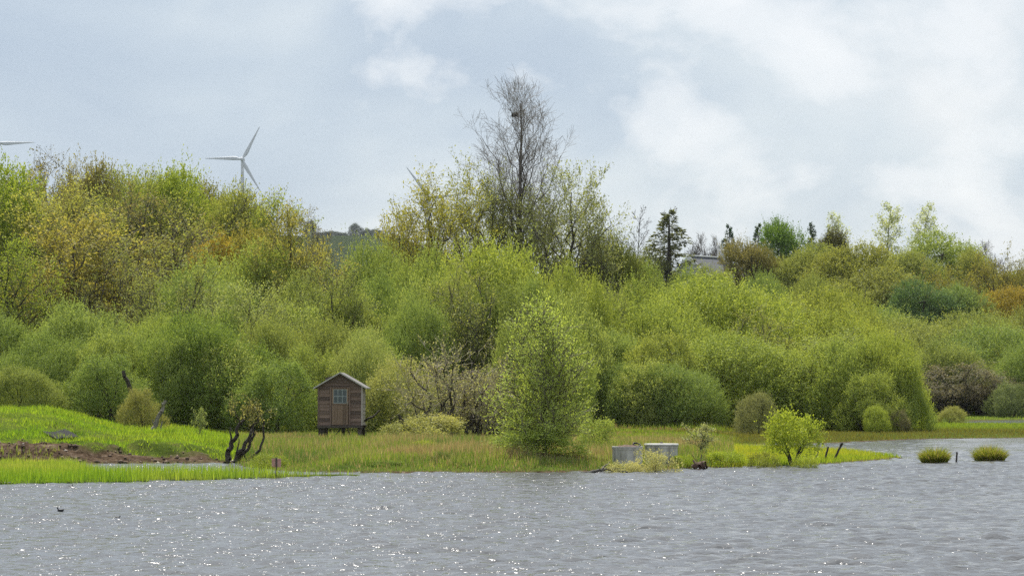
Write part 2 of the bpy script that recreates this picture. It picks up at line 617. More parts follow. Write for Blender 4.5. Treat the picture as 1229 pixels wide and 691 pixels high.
def dome(seed, Wd, Hh, zb, nlobe, lr, shoots, per, leaf, up=0.55, shoot_len=0.6, inner=0.25, stems=7, sq=1.0):
    """bushy crown of leafy shoots growing from uneven lobes; returns (trunk mesh, crown mesh)"""
    r = np.random.default_rng(seed)
    R = Wd / 2
    zc = zb + (Hh - zb) * 0.40
    upr, dnr = Hh - zc, zc - zb
    if zb < 0.1 * Hh:
        f = 0.10 + 0.88 * ((np.arange(nlobe) + r.random(nlobe)) / nlobe)
        a = np.arange(nlobe) * 2.39996 + r.normal(size=nlobe) * 0.5
        k = 0.62 + 0.34 * r.random(nlobe)
        pr_ = np.clip(1 - (f * 0.98) ** 2, 0, 1) ** 0.55 * (0.9 + 0.1 * smooth(0, 0.3, f))
        hor = 1 + 0.14 * np.sin(a * 2 + seed) + 0.1 * np.sin(a * 3 + 2 * seed)
        rad = lr * R * (0.42 + 1.1 * r.random(nlobe) ** 1.6)
        skx, sky_ = r.normal(size=2) * 0.16 * R
        C = np.stack([np.cos(a) * R * pr_ * k * hor + skx * f, np.sin(a) * R * pr_ * k * hor + sky_ * f, f * (Hh - rad * 0.9) * (0.86 + 0.16 * r.random(nlobe))], 1)
    else:
        d = unit(r.normal(size=(nlobe * 4, 3)))
        d = d[d[:, 2] > -0.55][:nlobe]
        nlobe = len(d)
        k = 0.52 + 0.3 * r.random(nlobe)
        vr = np.where(d[:, 2] > 0, upr, dnr)
        rad = lr * R * (0.55 + 0.75 * r.random(nlobe))
        hor = 1 + 0.2 * np.sin(np.arctan2(d[:, 1], d[:, 0]) * 2 + seed)
        C = np.stack([d[:, 0] * R * k, d[:, 1] * R * k * hor, zc + d[:, 2] * vr * k * 1.05], 1)
    # shoots
    pr = rad ** 2 / (rad ** 2).sum()
    li = r.choice(nlobe, size=shoots * 2, p=pr)
    sd = unit(r.normal(size=(len(li), 3)))
    outw = unit(C[li] - np.array([0, 0, zc - 0.25 * Hh]))
    ok = (sd * outw).sum(1) > 0.0
    li, sd, outw = li[ok][:shoots], sd[ok][:shoots], outw[ok][:shoots]
    n = len(li)
    st = C[li] + sd * (rad[li] * (0.5 + 0.48 * r.random(n) ** 0.6))[:, None]
    lobe_v = r.random(nlobe)
    sdir = unit(sd * 0.8 + np.array([0, 0, up]) + r.normal(size=(n, 3)) * 0.28)
    sl = shoot_len * (0.45 + 1.3 * r.random(n) ** 2 + 1.1 * (r.random(n) < 0.06))
    ni = int(n * inner)
    # inner leaves that close the view through the bush
    q = unit(r.normal(size=(ni, 3))) * (0.35 + 0.4 * r.random((ni, 1)))
    ip = np.stack([q[:, 0] * R, q[:, 1] * R, zc + np.where(q[:, 2] > 0, upr, dnr) * q[:, 2]], 1)
    st = np.vstack([st, ip])
    sdir = np.vstack([sdir, unit(r.normal(size=(ni, 3)) + np.array([0, 0, .5]))])
    sl = np.concatenate([sl, np.full(ni, shoot_len)])
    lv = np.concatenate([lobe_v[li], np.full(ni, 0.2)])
    fc = np.vstack([unit(sd + outw * 0.5), unit(q)])
    n = len(st)
    tt = (np.arange(per) + r.random((n, per))) / per
    Pn = st[:, None, :] + sdir[:, None, :] * (tt * sl[:, None])[..., None] + r.normal(size=(n, per, 3)) * 0.05
    D = unit(sdir[:, None, :] * 0.8 + r.normal(size=(n, per, 3)) * 0.6)
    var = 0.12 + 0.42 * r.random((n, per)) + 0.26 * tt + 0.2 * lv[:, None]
    fc = np.repeat(fc, per, 0)
    Pn, D, var = Pn.reshape(-1, 3), D.reshape(-1, 3), var.reshape(-1)
    keep = Pn[:, 2] > 0.02
    Pn, D, var, fc = Pn[keep], D[keep], var[keep], fc[keep]
    LL = leaf * (0.65 + 0.7 * r.random(len(Pn)))
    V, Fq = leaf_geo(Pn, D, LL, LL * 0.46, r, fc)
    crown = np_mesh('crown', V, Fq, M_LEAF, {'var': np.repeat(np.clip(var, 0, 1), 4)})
    # stems
    segs = []
    for s in range(stems):
        tgt = C[r.integers(nlobe)] if zb < 0.2 * Hh or s else np.array([0, 0, zc])
        b0 = np.array([r.normal() * 0.05 * R, r.normal() * 0.05 * R, -0.25])
        r0 = 0.018 * Hh * (0.6 + 0.6 * r.random()) * (1.2 if zb > 0.1 * Hh else 0.8)
        p = b0
        m = 5
        for j in range(m):
            f0, f1 = j / m, (j + 1) / m
            nx = b0 + (tgt - b0) * np.array([f1 ** 1.5, f1 ** 1.5, f1 ** 0.85]) + r.normal(size=3) * 0.02 * Hh * (f1 < 1)
            segs.append([*p, *nx, r0 * (1 - 0.75 * f0), r0 * (1 - 0.75 * f1)])
            p = nx
        for j in range(5):
            e = tgt + unit(r.normal(size=3) + np.array([0, 0, 0.8])) * R * 0.28
            segs.append([*tgt, *e, r0 * 0.25, r0 * 0.08])
    V, Fq = tubes(segs, 5)
    trunk = np_mesh('trunk', V, Fq, M_BARK, smooth=True)
    return trunk, crown, Wd, Hh


def skeleton(seed, Hh, r0, first=0.3, nch=(9, 6, 5), ang=(55, 45, 40), ratio=(0.45, 0.5, 0.5), up=(0.25, 0.2, 0.1), lean=0.03, wob=0.08, stems=1, spread=0.25, taper_top=0.12, shape=None, levels=3):
    """tapered trunk(s) with limbs, branches and twigs; returns list of segments per level"""
    r = np.random.default_rng(seed)
    out = [[] for _ in range(levels + 1)]

    def axis_pts(p, d, ln, m, upb, wobble):
        pts = [np.array(p, float)]
        d = np.array(d, float)
        for j in range(m):
            d = unit(d + r.normal(size=3) * wobble + np.array([0, 0, upb / m]))
            pts.append(pts[-1] + d * ln / m)
        return pts

    def grow_branch(p, d, ln, rad, lvl):
        m = (9, 5, 4, 2)[min(lvl, 3)]
        pts = axis_pts(p, d, ln, m, up[min(lvl, len(up) - 1)] if lvl else 0.15, wob * (1 + 0.8 * lvl))
        end = taper_top if lvl == 0 else 0.3
        for j in range(m):
            f0, f1 = j / m, (j + 1) / m
            out[lvl].append([*pts[j], *pts[j + 1], rad * (1 - (1 - end) * f0), rad * (1 - (1 - end) * f1)])
        if lvl >= levels:
            return
        nn = nch[lvl]
        for c in range(nn):
            f = (first + (0.98 - first) * ((c + r.random()) / nn)) if lvl == 0 else (0.2 + 0.8 * (c + r.random()) / nn)
            j = min(int(f * m), m - 1)
            q = pts[j] + (pts[j + 1] - pts[j]) * (f * m - j)
            ax = unit(pts[j + 1] - pts[j])
            az = r.random() * 6.283 if lvl else c * 2.4 + r.random() * 0.9
            a = math.radians(ang[lvl] * (0.75 + 0.5 * r.random()))
            u = unit(np.cross(ax, np.array([0.3, 0.9, 0.1])))
            w = np.cross(ax, u)
            dd = ax * math.cos(a) + (u * math.cos(az) + w * math.sin(az)) * math.sin(a)
            l2 = ln * ratio[lvl] * (0.7 + 0.5 * r.random())
            if lvl == 0 and shape:
                l2 *= shape((f - first) / (1 - first))
            elif lvl:
                l2 *= 1.1 - 0.5 * f
            rr = rad * (1 - (1 - end) * f) * (0.5 if lvl == 0 else 0.55)
            grow_branch(q, dd, l2, rr, lvl + 1)

    for s in range(stems):
        d = np.array([0, 0, 1.0])
        if stems > 1:
            a = s * 6.283 / stems + r.random()
            d = unit(np.array([math.cos(a) * spread, math.sin(a) * spread, 1]))
        d = unit(d + np.array([r.normal() * lean, r.normal() * lean, 0]))
        k = 1 if s == 0 else 0.7 + 0.3 * r.random()
        grow_branch((r.normal() * 0.1 * (stems > 1), r.normal() * 0.1 * (stems > 1), -0.3), d, Hh * k * 0.98, r0 * k, 0)
    return out


def skel_tree(seed, Hh, r0, leaves=6, leaf=0.2, leaf_lvl=(2, 3), min_r=0.006, bark=None, leafz=None, twig_mat=None, sprd=0.16, **kw):
    r = np.random.default_rng(seed + 999)
    lv = skeleton(seed, Hh, r0, **kw)
    tr = np.array(lv[0] + lv[1])
    tr[:, 6:8] = np.maximum(tr[:, 6:8], min_r)
    big = tr[:, 6] > 0.05
    V1, F1 = tubes(tr, 6)
    trunk = np_mesh('trunk', V1, F1, bark or M_BARK, smooth=True)
    tw = np.array([s for l in lv[2:] for s in l])
    tw[:, 6:8] = np.maximum(tw[:, 6:8], min_r)
    Vt, Ft = tubes(tw, 3)
    allp = np.vstack([tr[:, 3:6], tw[:, 3:6]])
    sz = (np.percentile(allp[:, 0], 99) - np.percentile(allp[:, 0], 1), allp[:, 2].max())
    twm = np_mesh('twigs', Vt, Ft, twig_mat or M_TWIG)
    lm = None
    if leaves:
        src = np.array([s for l in leaf_lvl if l < len(lv) for s in lv[l]])
        if leafz is not None:
            pr = leafz(src[:, 5] / sz[1])
            src = src[r.random(len(src)) < pr]
        n = len(src)
        t = r.random((n, leaves))
        Pn = src[:, None, :3] + (src[:, None, 3:6] - src[:, None, :3]) * t[..., None] + r.normal(size=(n, leaves, 3)) * sprd
        D = unit(unit(src[:, None, 3:6] - src[:, None, :3]) * 0.5 + r.normal(size=(n, leaves, 3)) * 0.7)
        cl = r.random(n)
        var = 0.25 + 0.4 * r.random((n, leaves)) + 0.3 * cl[:, None]
        Pn, D = Pn.reshape(-1, 3), D.reshape(-1, 3)
        LL = leaf * (0.6 + 0.8 * r.random(len(Pn)))
        V, Fq = leaf_geo(Pn, D, LL, LL * 0.5, r)
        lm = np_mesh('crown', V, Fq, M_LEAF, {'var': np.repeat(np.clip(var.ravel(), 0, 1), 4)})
    return trunk, twm, lm, sz[0], sz[1]


def env_tree(seed, Wd, Hh, zb=0.3, fork=0.2, nl=12, nb=8, ntw=8, leaves=4, leaf=0.2, tw_len=0.9, r0=0.2, base_spread=0.0, upb=0.5, min_r=0.008, bark=None, twig_mat=None, sprd=0.12, leafz=None, pinch=0.0, steep=1.1, limb_k=0.55, straight=1.0):
    """tree whose limbs, branches and twigs fill an uneven envelope; fork = height where limbs leave the trunk"""
    r = np.random.default_rng(seed)
    R = Wd / 2
    zc = (zb + (1 - zb) * 0.45) * Hh
    ur, dr = Hh - zc, zc - zb * Hh
    i = np.arange(nl)
    zz = 1 - 1.45 * (i + 0.5) / nl
    az = i * 2.39996 + r.normal(size=nl) * 0.35
    hh = np.clip(1 - zz * zz, 0, 1) ** 0.34
    k = 0.55 + 0.28 * r.random(nl)
    fz = (zz + 0.45) / 1.45
    pin = 1 - pinch * smooth(0.45, 1.0, fz)
    E = np.stack([np.cos(az) * hh * R * k * pin, np.sin(az) * hh * R * k * pin, zc + np.where(zz > 0, ur, dr) * zz * (0.6 + 0.35 * r.random(nl))], 1)
    big, fine, tips = [], [], []

    def path(p0, p1, m, ra, rb, bow, store, wob=0.035):
        pts = [p0]
        for j in range(1, m + 1):
            f = j / m
            q = p0 + (p1 - p0) * np.array([f ** bow, f ** bow, f ** (1 / bow ** 0.5)])
            if j < m:
                q = q + r.normal(size=3) * np.linalg.norm(p1 - p0) * wob
            pts.append(q)
        for j in range(m):
            store.append([*pts[j], *pts[j + 1], ra + (rb - ra) * j / m, ra + (rb - ra) * (j + 1) / m])
        return pts

    def along(pts, f):
        x = f * (len(pts) - 1)
        j = min(int(x), len(pts) - 2)
        return pts[j] + (pts[j + 1] - pts[j]) * (x - j)

    ztop = max(E[:, 2].max() * 0.97, fork * Hh * 1.2)
    lead = None
    if base_spread == 0:
        lx, ly = r.normal(size=2) * 0.03 * R
        lead = path(np.array([0, 0, -0.3]), np.array([lx, ly, ztop]), 9, r0, r0 * 0.12, 1.0, big, 0.012 * straight)
    for e in E:
        hd = math.hypot(e[0], e[1])
        if lead is not None:
            zs = min(max(fork * Hh * (0.75 + 0.5 * r.random()), e[2] - steep * hd - 0.3), ztop * 0.95)
            f = (zs + 0.3) / (ztop + 0.3)
            p0 = along(lead, f)
            ra = r0 * (1 - 0.88 * f) * limb_k
        else:
            aa = math.atan2(e[1], e[0])
            p0 = np.array([math.cos(aa) * base_spread * R * r.random(), math.sin(aa) * base_spread * R * r.random(), -0.2])
            ra = r0 * (0.45 + 0.4 * r.random())
        lp = path(p0, e, 6, ra, ra * 0.25, 1.35, big)
        for _ in range(nb):
            t = 0.35 + 0.65 * r.random()
            q0 = along(lp, t)
            dq = unit(r.normal(size=3) * 0.75 + unit(e - np.array([0, 0, zc])) * 0.6 + np.array([0, 0, upb]))
            q1 = q0 + dq * R * (0.2 + 0.26 * r.random())
            bp = path(q0, q1, 4, ra * 0.28, ra * 0.1, 1.1, fine)
            for _ in range(ntw):
                t = 0.25 + 0.75 * r.random()
                s0 = along(bp, t)
                ds = unit(dq * 0.7 + r.normal(size=3) * 0.55 + np.array([0, 0, upb * 0.7]))
                s1 = s0 + ds * tw_len * (0.5 + 0.8 * r.random())
                tips.append([*s0, *s1, ra * 0.07, ra * 0.03])
                if leaves < 3:
                    for _ in range(3):
                        w0 = s0 + (s1 - s0) * (0.3 + 0.6 * r.random())
                        w1 = w0 + unit(ds + r.normal(size=3) * 0.55) * tw_len * 0.5
                        fine.append([*w0, *w1, ra * 0.04, ra * 0.03])
    tr = np.array(big)
    tr[:, 6:8] = np.maximum(tr[:, 6:8], min_r * 1.5)
    V, Fq = tubes(tr, 6)
    trunk = np_mesh('trunk', V, Fq, bark or M_BARK, smooth=True)
    tips = np.array(tips)
    tw = np.vstack([np.array(fine), tips])
    tw[:, 6:8] = np.maximum(tw[:, 6:8], min_r)
    V, Fq = tubes(tw, 3)
    twm = np_mesh('twigs', V, Fq, twig_mat or M_TWIG)
    lm = None
    if leaves:
        src = tips
        if leafz is not None:
            src = src[r.random(len(src)) < leafz(src[:, 5] / Hh)]
        n = len(src)
        t = 0.1 + 0.95 * r.random((n, leaves))
        Pn = src[:, None, :3] + (src[:, None, 3:6] - src[:, None, :3]) * t[..., None] + r.normal(size=(n, leaves, 3)) * sprd
        D = unit(unit(src[:, None, 3:6] - src[:, None, :3]) * 0.6 + r.normal(size=(n, leaves, 3)) * 0.6)
        var = 0.2 + 0.35 * r.random((n, leaves)) + 0.25 * r.random(n)[:, None] + 0.2 * t
        Pn, D = Pn.reshape(-1, 3), D.reshape(-1, 3)
        LL = leaf * (0.6 + 0.8 * r.random(len(Pn)))
        V, Fq = leaf_geo(Pn, D, LL, LL * 0.5, r, unit(Pn - np.array([0, 0, zc - 0.2 * Hh])) * 0.8)
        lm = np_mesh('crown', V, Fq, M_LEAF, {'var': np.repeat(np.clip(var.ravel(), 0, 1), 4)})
    return trunk, twm, lm, Wd, Hh


def conifer(seed, Hh, Wd, leaf=0.22, nb=130, up=0.1, gap=0.0):
    r = np.random.default_rng(seed)
    segs = [[0, 0, -0.3, 0, 0, Hh * 0.5, 0.02 * Hh, 0.013 * Hh], [0, 0, Hh * 0.5, 0, 0, Hh, 0.013 * Hh, 0.02]]
    P_, D_, v_ = [], [], []
    for i in range(nb):
        f = (i + r.random()) / nb
        if r.random() < gap:
            continue
        z = Hh * (0.08 + 0.92 * f)
        ln = Wd / 2 * (1 - f) ** 0.8 * (0.65 + 0.5 * r.random()) + 0.1
        a = r.random() * 6.283
        d = unit(np.array([math.cos(a), math.sin(a), up + 0.1 * r.normal()]))
        e = np.array([0, 0, z]) + d * ln
        segs.append([0, 0, z, *e, 0.012 * ln + 0.01, 0.006])
        m = int(22 * ln + 14)
        t = r.random(m) ** 0.7
        side = np.cross(d, [0, 0, 1])
        Pq = np.array([0, 0, z]) + d * (t * ln)[:, None] + side * (r.normal(size=m) * 0.16 * ln * (1.15 - t))[:, None] + np.array([0, 0, 1]) * (r.normal(size=m) * 0.10 - 0.05 * ln * t)[:, None]
        P_.append(Pq)
        D_.append(unit(d * 0.6 + r.normal(size=(m, 3)) * 0.5 + np.array([0, 0, -0.1])))
        v_.append(0.2 + 0.5 * r.random(m) + 0.2 * t)
    Pn, D, var = np.vstack(P_), np.vstack(D_), np.concatenate(v_)
    LL = leaf * (0.6 + 0.8 * r.random(len(Pn)))
    V, Fq = leaf_geo(Pn, D, LL, LL * 0.4, r)
    crown = np_mesh('crown', V, Fq, M_LEAF, {'var': np.repeat(np.clip(var, 0, 1), 4)})
    V, Fq = tubes(segs, 4)
    return np_mesh('trunk', V, Fq, M_BARK), None, crown, Wd, Hh


PROTO = {}
for i in range(4):
    t_, c_, w_, h_ = dome(100 + i, 12, 9, 0.0, 25, 0.36, 6100, 14, 0.145, up=0.7, shoot_len=0.8, inner=0.2)
    PROTO['willow%d' % i] = (t_, None, c_, w_, h_)
for i in range(3):
    t_, c_, w_, h_ = dome(120 + i, 5, 4.5, 0.0, 24, 0.38, 2300, 12, 0.10, shoot_len=0.42)
    PROTO['shrub%d' % i] = (t_, None, c_, w_, h_)
for i in range(2):
    t_, c_, w_, h_ = dome(130 + i, 1.8, 1.5, 0.0, 14, 0.4, 420, 10, 0.07, shoot_len=0.22, stems=6)
    PROTO['small%d' % i] = (t_, None, c_, w_, h_)
for i in range(3):
    t_, c_, w_, h_ = dome(140 + i, 9, 13, 2.4, 24, 0.40, 3500, 12, 0.195, shoot_len=0.9, stems=9)
    PROTO['round%d' % i] = (t_, None, c_, w_, h_)
for i in range(2):      # thinly leafed, many fine upright stems
    PROTO['stemmy%d' % i] = env_tree(200 + i, 8, 12, zb=0.12, nl=26, nb=9, ntw=7, leaves=10, leaf=0.15, tw_len=1.1, r0=0.12, base_spread=0.3, upb=0.9, sprd=0.14)
for i in range(2):      # open tree with dark limbs
    PROTO['open%d' % i] = env_tree(220 + i, 8, 11, zb=0.2, fork=0.22, nl=16, nb=9, ntw=8, leaves=13, leaf=0.155, tw_len=1.0, r0=0.24, upb=0.5, sprd=0.14)
for i in range(2):      # feathery rising sprays
    PROTO['feather%d' % i] = env_tree(240 + i, 9, 13, zb=0.15, fork=0.12, nl=22, nb=9, ntw=8, leaves=11, leaf=0.155, tw_len=1.2, r0=0.26, upb=0.45, sprd=0.12, min_r=0.005)
PROTO['talltree'] = env_tree(262, 8, 22, zb=0.38, fork=0.36, nl=36, nb=6, ntw=5, leaves=2, twig_mat=M_TWIGL, leaf=0.16, tw_len=1.3, r0=0.30, upb=1.0, min_r=0.007, pinch=0.2, steep=2.3, limb_k=0.34, straight=0.4, leafz=lambda z: 0.8 * (1 - smooth(0.5, 0.66, z)))
PROTO['poplar'] = skel_tree(270, 11, 0.13, leaves=2, leaf=0.14, twig_mat=M_TWIGL, first=0.1, nch=(34, 6, 4), ang=(42, 40, 40), ratio=(0.2, 0.45, 0.5), up=(0.6, 0.3, 0.2), wob=0.03, shape=lambda f: 1.2 - 0.8 * f, sprd=0.14, bark=M_BARKG)
PROTO['bare0'] = skel_tree(280, 11, 0.16, leaves=0, first=0.2, nch=(24, 7, 5), ang=(50, 42, 40), ratio=(0.24, 0.5, 0.5), up=(0.6, 0.3, 0.2), wob=0.04, min_r=0.012, shape=lambda f: 1.2 - 0.8 * f)
PROTO['bare1'] = env_tree(281, 8, 9, zb=0.25, fork=0.2, nl=18, nb=8, ntw=7, leaves=0, r0=0.22, min_r=0.014)
PROTO['conifer0'] = conifer(300, 11, 6)
PROTO['oak0'] = env_tree(290, 11, 9, zb=0.25, fork=0.2, nl=16, nb=9, ntw=8, leaves=13, leaf=0.19, tw_len=0.9, r0=0.32, upb=0.3, sprd=0.2)


def measured(p):
    cs = []
    for me in p[1:3]:
        if me is not None:
            co = np.empty(len(me.vertices) * 3, np.float32)
            me.vertices.foreach_get('co', co)
            cs.append(co.reshape(-1, 3))
    co = np.vstack(cs)
    return (p[0], p[1], p[2], float(np.percentile(co[:, 0], 99) - np.percentile(co[:, 0], 1)), float(np.percentile(co[:, 2], 99.7)))


def place(kind, px, top, wpx, d, col, label, cat='tree', group=None, name='tree', rz=None, bare=False, zg=None, base=None):
    """one tree standing on the ground at depth d whose top is seen at (px, top) and whose crown is wpx wide"""
    if len(PROTO[kind]) == 5:
        PROTO[kind] = measured(PROTO[kind]) + (True,)
    tr, tw, cr, w_, h_, _ = PROTO[kind]
    x = at(px, top, d)[0]
    z0 = float(height(np.array([x]), np.array([d]))[0]) - 0.05 if zg is None else zg
    hh = at(px, top, d)[2] - z0
    ww = wpx * d / F
    root = empty(name, (x, d, z0), RNG.random() * 6.28 if rz is None else rz)
    root.scale = (ww / w_, ww / w_, hh / h_)
    tag(root, label, cat, group)
    o = link('trunk', tr, root)
    if cr is not None:
        c = link('crown', cr, root)
        c.color = (*col, 1)
        if tw is not None:
            tag(link('twigs', tw, root), kind='stuff')
    elif tw is not None:
        link('crown', tw, root)
    return root


# leaf colours
YG, LG, MG = (0.30, 0.36, 0.075), (0.255, 0.325, 0.09), (0.16, 0.235, 0.060)
OLV, BRN, PAL = (0.24, 0.24, 0.065), (0.22, 0.185, 0.09), (0.38, 0.40, 0.15)
ORG, DKG, BRT = (0.34, 0.30, 0.065), (0.045, 0.08, 0.028), (0.27, 0.345, 0.050)
BLG, GRB, GLD = (0.11, 0.18, 0.07), (0.19, 0.175, 0.10), (0.35, 0.31, 0.045)


def mixc(a, b, t):
    return tuple(a[i] * (1 - t) + b[i] * t for i in range(3))


HILLG = 'trees on the rising ground behind the hut'
# left skyline and slope --------------------------------------------------
place('stemmy0', 35, 185, 133, 232, GRB, 'thin brownish budding tree on the skyline near the wooded end of the slope', group=HILLG)
place('round0', -8, 199, 147, 196, BRT, 'large fresh green tree beside the pale yellow one', group=HILLG)
place('stemmy1', 66, 194, 77, 222, mixc(GLD, OLV, .4), 'narrow golden olive tree between two brown ones on the skyline', group=HILLG)
place('feather0', 78, 213, 147, 190, (0.36, 0.37, 0.09), 'pale yellow flowering-looking tree below the brown skyline tree', group=HILLG)
place('round1', 110, 197, 106, 218, mixc(OLV, BRN, .4), 'olive brown tree just behind the pale yellow tree', group=HILLG)
place('feather1', 158, 203, 133, 212, (0.26, 0.30, 0.07), 'pale lime tree on the skyline', group=HILLG)
place('round2', 206, 200, 109, 216, mixc(BRT, YG, .3), 'bright green leafy tree on the skyline left of the wind turbine tower', group=HILLG)
place('stemmy0', 192, 229, 168, 204, mixc(OLV, BRN, .5), 'brown stemmy tree below the bright green skyline tree', group=HILLG, rz=2.0)
place('stemmy1', 245, 228, 125, 208, mixc(OLV, YG, .4), 'many-stemmed olive tree in front of the wind turbine tower', group=HILLG)
place('round0', 280, 229, 98, 210, mixc(OLV, YG, .55), 'dense olive green crown right below the wind turbine', group=HILLG)
place('open0', 330, 231, 92, 205, mixc(YG, BRT, .3), 'fresh green open tree right of the turbine with sky showing through', group=HILLG)
place('stemmy0', 372, 258, 70, 205, GRB, 'thin purplish bare tree at the end of the skyline wood', group=HILLG, rz=4.0)
place('open1', 350, 246, 140, 180, (0.32, 0.31, 0.075), 'orange brown tree with dark trunk above the hut', group=HILLG)
place('open0', 88, 256, 175, 178, (0.36, 0.33, 0.075), 'orange leafed tree with crooked black trunk above the bushes', group=HILLG, rz=1.1)
place('stemmy1', 165, 268, 175, 182, mixc(OLV, LG, .35), 'brown green tree of many thin stems beside the orange tree', group=HILLG, rz=3.0)
place('stemmy0', 130, 300, 112, 174, mixc(OLV, LG, .3), 'low stemmy tree tucked beside the crooked black trunk', group=HILLG, rz=5.0)
place('feather1', 8, 284, 120, 172, BRT, 'vivid green tree below the larger green one at the wooded slope', group=HILLG)
place('round1', 258, 284, 92, 186, (0.38, 0.31, 0.055), 'small golden orange crown in the middle of the slope', group=HILLG)
place('round0', 310, 276, 125, 188, mixc(ORG, OLV, .45), 'ochre crown beside the golden orange one', group=HILLG)
place('round2', 218, 288, 112, 192, mixc(OLV, BRN, .3), 'dull olive crown left of the golden orange one', group=HILLG)

SKL = 'olive crowns along the skyline wood'
for i, (a, b, c, d, col, lb) in enumerate([
        (20, 216, 120, 236, GRB, 'grey brown crown behind the large fresh green tree'), (95, 220, 120, 232, mixc(OLV, GRB, .5), 'brown crown behind the pale yellow tree'), (138, 215, 110, 230, mixc(OLV, LG, .5), 'olive crown behind the pale lime tree'),
        (180, 218, 110, 228, mixc(OLV, LG, .4), 'olive crown between the pale lime and the bright green tree'), (232, 219, 110, 226, OLV, 'olive crown left of the turbine tower'), (272, 230, 90, 224, mixc(OLV, YG, .4), 'olive crown at the foot of the turbine tower'), (305, 248, 70, 222, OLV, 'olive crown right of the turbine tower')]):
    place('round%d' % (i % 3), a, b, c, d, col, lb, 'tree', SKL)
# middle ------------------------------------------------------------------
place('feather0', 522, 207, 122, 195, (0.36, 0.36, 0.06), 'yellow green open tree beside the tall bare-topped tree', rz=2.4)
place('open0', 478, 250, 80, 192, (0.34, 0.33, 0.06), 'small yellow tree at the foot of the yellow green open one', rz=0.4)
place('talltree', 626, 94, 118, 200, (0.26, 0.29, 0.10), 'very tall tree with bare twiggy top above the thicket')
place('feather0', 588, 192, 110, 198, (0.30, 0.33, 0.12), 'light feathery tree leaning on the tall bare-topped tree, with sparse twigs', rz=0.5)
place('feather1', 686, 198, 125, 196, (0.30, 0.33, 0.13), 'wide feathery tree with grey green sprays right of the tall tree', rz=3.7)
place('feather0', 650, 232, 120, 204, (0.28, 0.31, 0.11), 'feathery tree low behind the trunk of the tall tree', rz=2.2)
place('feather1', 555, 240, 100, 203, (0.28, 0.31, 0.10), 'feathery tree between the yellow green tree and the tall tree', rz=1.2)
place('willow0', 722, 282, 130, 200, (0.13, 0.155, 0.04), 'dull green rounded willow right of the feathery trees', name='willow_bush', cat='bush')
place('willow1', 770, 316, 90, 205, LG, 'rounded willow under the thin bare tree', name='willow_bush', cat='bush')

TH = 'willow bushes of the dense thicket'
thicket = [   # px, top, width, depth, colour, label
    (290, 296, 192, 180, mixc(LG, YG, .5), 'broad pale willow below the golden orange crown on the slope'),
    (445, 291, 152, 188, (0.26, 0.33, 0.085), 'light green willow below the gap where the far ridge shows'),
    (360, 335, 176, 164, mixc(LG, OLV, .3), 'olive tinged willow midway up the slope above the hut'),
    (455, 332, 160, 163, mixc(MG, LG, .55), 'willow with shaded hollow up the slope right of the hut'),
    (250, 325, 160, 166, LG, 'soft green willow above the deep green bush'),
    (605, 291, 250, 172, YG, 'largest sunlit willow dome below the tall bare-topped tree'),
    (520, 300, 152, 176, mixc(LG, YG, .4), 'willow left of the largest dome, below the yellow green open tree'),
    (680, 318, 120, 167, YG, 'right shoulder of the dome, a sunlit willow of its own'),
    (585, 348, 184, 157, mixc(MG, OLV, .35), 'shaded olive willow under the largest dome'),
    (505, 362, 136, 153, mixc(MG, LG, .6), 'willow behind the grey twiggy shrub'),
    (760, 338, 160, 182, mixc(YG, LG, .4), 'willow in the dip below the thin leafless tree'),
    (818, 322, 104, 200, LG, 'willow below the ragged spruce'),
    (410, 384, 136, 149, mixc(LG, OLV, .45), 'pale olive willow low on the slope just above the hut roof')]
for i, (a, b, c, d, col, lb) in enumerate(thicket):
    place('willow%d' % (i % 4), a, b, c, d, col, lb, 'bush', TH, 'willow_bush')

place('open1', 402, 316, 120, 157, mixc(LG, OLV, .3), 'loose tree with dark forked trunk standing among the willows above the hut')
place('stemmy0', 562, 322, 130, 155, mixc(OLV, LG, .4), 'thin-stemmed olive tree in the shade of the largest dome', rz=1)
place('feather1', 300, 340, 130, 152, mixc(LG, PAL, .4), 'feathery pale tree among the bushes left of the hut')
place('stemmy1', 205, 322, 110, 160, mixc(OLV, LG, .5), 'olive tree of many thin stems above the deep green bush', rz=2)
place('open0', 715, 335, 110, 172, mixc(LG, OLV, .4), 'loose olive tree right of the sunlit dome', rz=3)
place('stemmy0', 905, 372, 120, 170, mixc(OLV, YG, .4), 'twiggy olive willow standing out of the wide sunlit thicket', rz=4)
place('feather0', 1000, 395, 130, 168, mixc(YG, LG, .4), 'feathery willow between the wide thicket and the steep-sided one', rz=5)

GAP = 'small willow mounds filling the gaps of the thicket'
gaps = [(130, 395, 110, 138), (210, 405, 100, 137), (285, 412, 110, 138), (380, 412, 90, 141), (440, 398, 110, 143), (345, 365, 125, 153), (425, 350, 120, 158), (265, 372, 120, 150), (500, 335, 120, 160), (548, 330, 110, 160), (640, 335, 120, 158), (692, 352, 110, 160),
        (790, 395, 125, 161), (1012, 408, 110, 162), (782, 432, 95, 157), (1040, 445, 90, 159), (1088, 440, 72, 161)]
GAP_LABELS = ['behind the leaning bough of the mound bush', 'left of the deep green bush', 'between the deep green bush and the hut', 'against the left eave of the hut', 'against the right eave of the hut', 'above the hut roof, beside the loose dark-trunked tree',
              'right below the loose dark-trunked tree', 'over the deep green bush', 'up the slope left of the thin-stemmed olive tree', 'beside the thin-stemmed olive tree', 'on the right flank of the largest dome', 'below the loose olive tree',
              'behind and above the open concrete ring', 'left of the steep-sided willow',
              'shaded, at the meadow edge behind the lidded ring', 'above the small yellow green meadow shrub', 'on the water side of the steep-sided willow']
